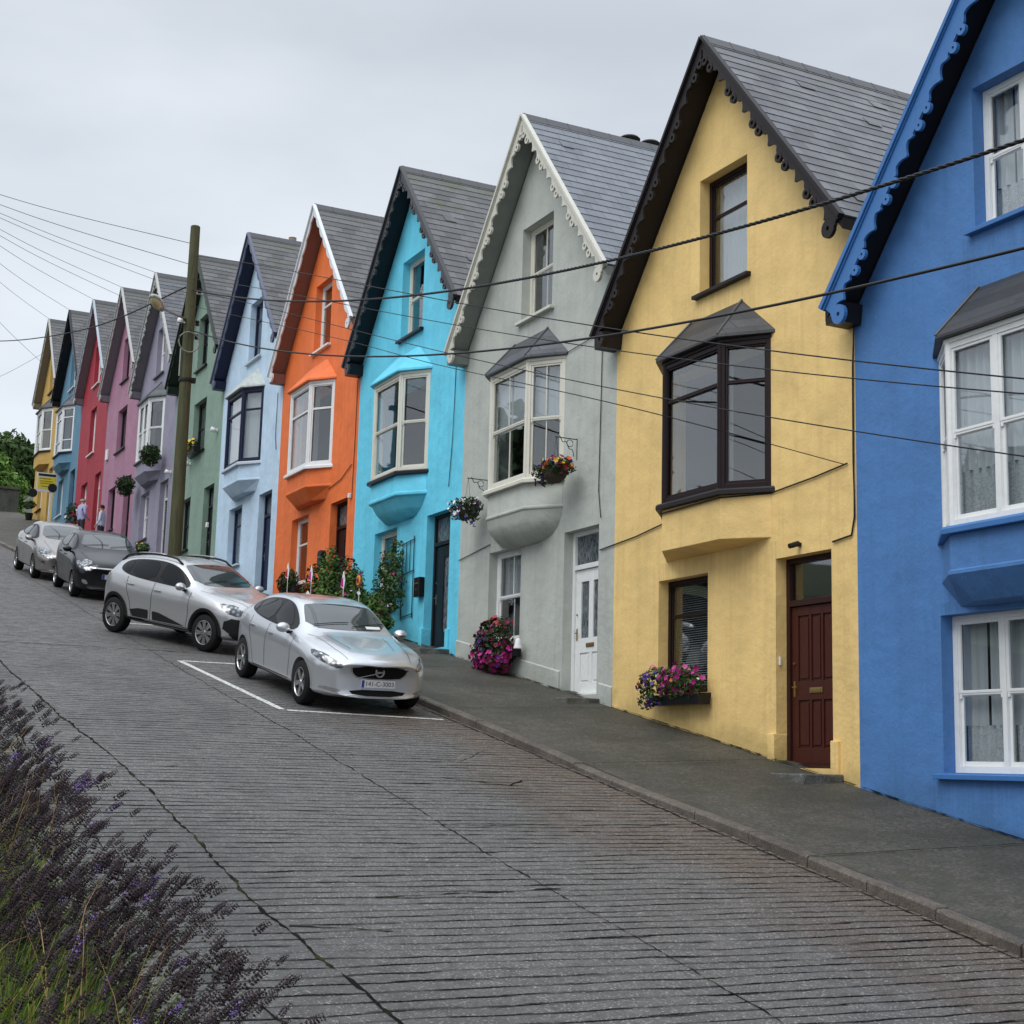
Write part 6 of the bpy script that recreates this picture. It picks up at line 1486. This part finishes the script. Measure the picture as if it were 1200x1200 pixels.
# park trees on the other side, outside the frame: they are what the windows and cars reflect
for i, (x, y, h_) in enumerate(((-17.5, 9, 4.6), (-18.5, 18, 4.8), (-18.5, 30, 4.8), (-18, 44, 3.8), (-18, 55, 6.5), (-19, 65, 7.0))):
    tree(x, y, zb(y) + .6, h_, h_ * .78, ['park tree level with the blue house', 'park tree level with the yellow house', 'park tree level with the turquoise house', 'park tree level with the pale blue house', 'park tree level with the lilac house', 'park tree level with the red house'][i], 50 + i, 2600, .42, M_LEAFD, 'park trees opposite the terrace')

# ------------------------------------------------------------------ people
M_SKIN = m_plain('skin', (.45, .26, .19, 1), .5); M_SHIRT = m_plain('lavender shirt', lin('a8a8cc'), .8); M_SHIRT2 = m_plain('white blue shirt', lin('c4c8dc'), .8); M_TROU = m_plain('dark trousers', (.03, .03, .045, 1), .8); M_HAIR = m_plain('dark hair', (.02, .014, .012, 1), .7); M_HAIRG = m_plain('thin grey hair', (.35, .32, .3, 1), .7)
def person(loc, rz, h, label, shirt, hair, bald=False, lean=0.0):
    r_ = empty('person', loc, label, 'person'); r_.rotation_euler = (0, 0, rz); k = h / 1.75
    J = dict(pel=(0, 0, .95), sp=(.01, 0, 1.15), ch=(.0 + lean, 0, 1.36), nk=(.01 + lean, 0, 1.50), hd=(.03 + lean, 0, 1.62), top=(.02 + lean, 0, 1.72),
        sl=(lean, .19, 1.42), el=(-.02 + lean, .27, 1.14), wl=(.12 + lean, .25, .93), hl=(.17 + lean, .24, .85), sr=(lean, -.19, 1.42), er=(-.02 + lean, -.27, 1.14), wr=(.16 + lean, -.22, .97), hr=(.22 + lean, -.20, .90),
        tl=(0, .10, .88), kl=(.02, .11, .48), al=(-.02, .11, .08), fl=(.16, .12, .04), tr=(0, -.10, .88), kr=(.02, -.11, .48), ar=(-.02, -.11, .08), fr=(.16, -.12, .04))
    rad = dict(pel=.15, sp=.14, ch=.155, nk=.06, hd=.088, top=.06, sl=.07, el=.048, wl=.032, hl=.035, sr=.07, er=.048, wr=.032, hr=.035, tl=.095, kl=.06, al=.045, fl=.038, tr=.095, kr=.06, ar=.045, fr=.038)
    E = [('pel', 'sp'), ('sp', 'ch'), ('ch', 'nk'), ('nk', 'hd'), ('hd', 'top'), ('ch', 'sl'), ('sl', 'el'), ('el', 'wl'), ('wl', 'hl'), ('ch', 'sr'), ('sr', 'er'), ('er', 'wr'), ('wr', 'hr'), ('pel', 'tl'), ('tl', 'kl'), ('kl', 'al'), ('al', 'fl'), ('pel', 'tr'), ('tr', 'kr'), ('kr', 'ar'), ('ar', 'fr')]
    nm = list(J); me = bpy.data.meshes.new('figure'); me.from_pydata([tuple(c * k for c in J[n_]) for n_ in nm], [(nm.index(a), nm.index(b_)) for a, b_ in E], [])
    o = bpy.data.objects.new('figure', me); COL.objects.link(o); md = o.modifiers.new('s', 'SKIN'); 
    for i, n_ in enumerate(nm): me.skin_vertices[0].data[i].radius = (rad[n_] * k, rad[n_] * k); me.skin_vertices[0].data[i].use_root = (n_ == 'pel')
    s2 = o.modifiers.new('ss', 'SUBSURF'); s2.levels = 2; s2.render_levels = 2; bpy.context.view_layer.update()
    m2 = bpy.data.meshes.new_from_object(o.evaluated_get(bpy.context.evaluated_depsgraph_get())); o.modifiers.clear(); o.data = m2; o.name = 'figure'; m2.materials.clear()
    for m_ in (M_SKIN, shirt, M_TROU, M_TRIM): m2.materials.append(m_)
    for p_ in m2.polygons:
        c = p_.center / k; p_.use_smooth = True
        if c.z < .07: p_.material_index = 3
        elif c.z < .95 and abs(c.y) < .19: p_.material_index = 2
        elif c.z > 1.49 or (c.z < .98 and abs(c.y) >= .19): p_.material_index = 0
        else: p_.material_index = 1
    o.parent = r_
    # facial features
    f_ = MB(); hx, hz = .03 + lean, 1.63
    f_.add([((hx + .085) * k, -.014 * k, (hz - .02) * k), ((hx + .085) * k, .014 * k, (hz - .02) * k), ((hx + .115) * k, 0, (hz - .022) * k), ((hx + .082) * k, 0, (hz + .03) * k)], [(0, 1, 2), (0, 2, 3), (1, 3, 2), (0, 3, 1)]); f_.obj('nose', M_SKIN, o)
    for sg in (-1, 1):
        q = MB(); q.lathe([(0, -.012), (.012, -.006), (.016, 0), (.01, .008), (0, .01)], 'x', 8, ((hx + .08) * k, sg * .032 * k, (hz + .012) * k)); q.obj('eye', M_HAIR, o)
        q = MB(); q.lathe([(0, -.01), (.024, -.008), (.028, 0), (0, .01)], 'y', 8, (hx * k, sg * .088 * k, hz * k)); q.obj('ear', M_SKIN, o)
    hb = MB(); N = 14; vs_ = []; fs_ = []; rows_ = 6
    for i in range(rows_ + 1):
        ph = (.02 if not bald else .95) + (1.75 - (.02 if not bald else .95)) * i / rows_
        for j in range(N):
            t = 2 * math.pi * j / N; rr_ = .104 if not bald else .098
            xx = math.cos(t); ph2 = ph * (1 if xx < .3 else .55 if not bald else .9)
            vs_.append(((hx - .008 + rr_ * math.sin(ph2) * xx) * k, rr_ * math.sin(ph2) * math.sin(t) * k, (hz + .012 + rr_ * 1.08 * math.cos(ph2)) * k))
    for i in range(rows_): fs_ += [(i * N + j, i * N + (j + 1) % N, (i + 1) * N + (j + 1) % N, (i + 1) * N + j) for j in range(N)]
    hb.add(vs_, fs_); hb.obj('hair', hair, o, smooth=True); return r_
person((-1.55, 57.0, zb(57) - .04), R(20), 1.78, 'bald person in a lavender shirt standing by the red house', M_SHIRT, M_HAIRG, True)
person((-1.5, 53.4, zb(53.4) - .04), R(150), 1.68, 'dark haired person in a pale shirt standing by the pink house', M_SHIRT2, M_HAIR)
#@@LAV
# ------------------------------------------------------------------ lavender bank in the foreground
def lavender():
    rng = np.random.default_rng(4)
    # flower spike template: whorls of small buds round a stem, unit length 1 along z
    TV = []; TF = []
    def bud(c, d, s):
        a = d.cross(Vector((0, 0, 1))).normalized(); b = d.cross(a); k = len(TV)
        P = [c, c + d * s * .5 + a * s * .32, c + d * s * .5 + b * s * .30, c + d * s * .5 - a * s * .32, c + d * s * .5 - b * s * .30, c + d * s]
        for p in P: TV.append(tuple(p))
        for q in ((5, 2, 1), (5, 3, 2), (5, 4, 3), (5, 1, 4)): TF.append(tuple(k + i for i in q))
    rnd = random.Random(2)
    for w_ in range(7):
        z = .02 + w_ * .13 + (0 if w_ > 0 else -.10); n_ = 6 if w_ < 5 else 4
        for i in range(n_):
            t = 2 * math.pi * (i / n_ + .5 * (w_ % 2) / n_ * 2) + rnd.uniform(-.2, .2); el = rnd.uniform(.5, 1.0)
            d = Vector((math.cos(t), math.sin(t), el)).normalized(); bud(Vector((math.cos(t) * .03, math.sin(t) * .03, z)), d, .22 * (1 - .05 * w_) * rnd.uniform(.8, 1.15))
    TV = np.array(TV); TF = np.array(TF)
    # tufts along the bank; stems fan outwards, mostly towards the road
    heads = []; stems = []; blades = []
    def add_blade(P0, P1, bend, w0, cls):
        # three segment ribbon
        P0 = np.array(P0); P1 = np.array(P1); mid = (P0 + P1) / 2 + bend; d = P1 - P0; d /= np.linalg.norm(d) + 1e-9
        s = np.cross(d, rng.normal(size=3)); s /= np.linalg.norm(s) + 1e-9
        pts = [P0, (P0 + mid) / 2 + bend * .25, mid, (mid + P1) / 2 + bend * .25, P1]; ws = [w0, w0 * .9, w0 * .75, w0 * .5, w0 * .12]
        blades.append((np.array([p + sg * s * w / 2 for p, w in zip(pts, ws) for sg in (-1, 1)]), cls))
    def ground(x, y): return zb(y) + 1.12
    n_t = 0; y = .35
    centres = []
    y = 1.6
    while y < 9.5:
        for x in np.arange(-12.3, -11.02, .125):
            centres.append((x + rng.uniform(-.06, .06), y + rng.uniform(-.06, .06)))
        y += .13
    for (cx, cy) in centres:
        # distance from camera
        dx, dy = cx + 12.0, cy
        if math.hypot(dx, dy) < .75: continue
        ang = math.atan2(dx, dy)
        if ang < .05: continue
        edge = (-11.3 - cx)                      # distance behind the front edge of the hedge
        hgt = .43 * (1.0 - .20 * max(0, (cx + 11.4) / .38)) if cx > -11.4 else .45
        hgt *= rng.uniform(.8, 1.08)
        near = math.hypot(dx, dy) < 5
        nst = 18 if near else 13
        sparse = mnoise.noise(Vector((cx * 1.3, cy * 1.1, 0))) > (.0 if cx > -11.36 - .05 * max(0, cy - 3) else -.6)      # grassy openings
        if sparse: nst = 3 if rng.random() < .6 else 6
        for i in range(nst):
            a = rng.uniform(0, 2 * math.pi); r0 = rng.uniform(0, .14); lean = rng.uniform(.05, .34)
            bx, by = cx + r0 * math.cos(a), cy + r0 * math.sin(a)
            tx = bx + lean * math.cos(a) * .6 + .13 + (.09 if cx > -11.6 else 0); ty = by + lean * math.sin(a) * .6 - .02
            hh = hgt * rng.uniform(.78, 1.08)
            p0 = np.array([bx, by, ground(bx, by) - .02]); p1 = np.array([tx, ty, ground(tx, ty) + hh])
            d = p1 - p0; d /= np.linalg.norm(d); bend = np.array([-.03, 0, .03]) + rng.normal(size=3) * .015
            add_blade(p0, p1, bend, .0042, 3)
            d2 = d + np.array([.12, -.02, 0]) + rng.normal(size=3) * .12; d2 /= np.linalg.norm(d2)
            heads.append((p1 - d2 * .004, d2, rng.uniform(.045, .078), rng.uniform(1.0, 1.35), rng.random()))
        for i in range((52 if sparse else 30) if near else 18):
            a = rng.uniform(0, 2 * math.pi); r0 = rng.uniform(0, .16); bx, by = cx + r0 * math.cos(a), cy + r0 * math.sin(a)
            le = rng.uniform(.20, .50 if sparse else .42) * (hgt / .52); ln_ = rng.uniform(.02, .2)
            p0 = (bx, by, ground(bx, by) - .02); p1 = (bx + ln_ * math.cos(a) + .06, by + ln_ * math.sin(a), ground(bx, by) + le)
            add_blade(p0, p1, rng.normal(size=3) * .02, rng.uniform(.004, .0085), 0 if rng.random() < .6 else (1 if rng.random() < .6 else 2))
        if (sparse and rng.random() < .35) or rng.random() < .02:
            for i in range(9):                       # dry seed stalks
                a = rng.uniform(0, 2 * math.pi); le = rng.uniform(.32, .62); ln_ = rng.uniform(.02, .28)
                p0 = (cx + .03 * math.cos(a), cy + .03 * math.sin(a), ground(cx, cy)); p1 = (cx + ln_ * math.cos(a) + .05, cy + ln_ * math.sin(a), ground(cx, cy) + le)
                add_blade(p0, p1, np.array([0, 0, .06]) + rng.normal(size=3) * .02, .0032, 2)
    # heads mesh
    nH = len(heads); nv = len(TV); V = np.zeros((nH * nv, 3), np.float32); F = np.zeros((nH * len(TF), 3), np.int32); MI = np.zeros(nH * len(TF), np.int32)
    for i, (p, d, L, fat, u) in enumerate(heads):
        a = np.cross(d, [.3, .5, .1]); a /= np.linalg.norm(a); b = np.cross(d, a)
        q = TV * np.array([L * fat * .9, L * fat * .9, L]); V[i * nv:(i + 1) * nv] = p + q[:, :1] * a + q[:, 1:2] * b + q[:, 2:] * d
        F[i * len(TF):(i + 1) * len(TF)] = TF + i * nv
        base = 0 if u < .80 else 1
        m_ = np.full(len(TF), base, np.int32)
        if u > .965: m_[:] = 0; m_[rng.random(len(TF)) < .35] = 2
        MI[i * len(TF):(i + 1) * len(TF)] = m_
    lv = m_leaf('faded lavender head', (.012, .008, .009, 1), (.050, .033, .036, 1), 60); lv2 = m_leaf('lavender head grey', (.024, .018, .022, 1), (.085, .065, .075, 1), 60); lv3 = m_plain('fresh lavender bloom', (.20, .11, .42, 1), .6)
    root = empty('lavender', (0, 0, 0)); root['kind'] = 'stuff'
    root['label'] = 'dense faded lavender with grass on the bank in the near left corner'; root['category'] = 'lavender'
    npobj('flower_head', V, F, [lv, lv2, lv3], root, MI)
    nb = len(blades); BV = np.concatenate([b_[0] for b_ in blades]); k = np.arange(nb) * 10
    BF = np.concatenate([np.stack([k + 2 * j, k + 2 * j + 1, k + 2 * j + 3, k + 2 * j + 2], 1) for j in range(4)]); mi = np.tile(np.array([b_[1] for b_ in blades]), 4)
    g1 = m_leaf('grass green', (.055, .105, .012, 1), (.17, .27, .04, 1), 6); g2 = m_leaf('grass yellow green', (.14, .18, .02, 1), (.32, .38, .08, 1), 6); g3 = m_leaf('dry stalk', (.18, .10, .035, 1), (.40, .27, .12, 1), 8); g4 = m_leaf('lavender stem', (.03, .045, .022, 1), (.08, .10, .055, 1), 10)
    npobj('blades', BV, BF, [g1, g2, g3, g4], root, mi)
lavender()
# leafy weeds in the near corner
rnd = random.Random(9)
for i, (x, y, s) in enumerate(((-11.93, 2.35, .10), (-11.80, 1.62, .09), (-11.95, 3.1, .10), (-11.72, 1.45, .07))):
    plant('leafy_weed', (x, y, zb(y) + 1.12 + .36), ['broad leaved weed at the left edge, upper of the two by the dry stalks', 'bright green weed low in the left corner', 'pale green weed near the top of the lavender', 'small weed at the bottom edge in the lavender'][i], 'weed', [((0, 0, 0), (s, s, s * .7))], 46, .028, M_LEAFY if i != 2 else M_LEAF, [], None, 'weeds among the lavender', 60 + i)
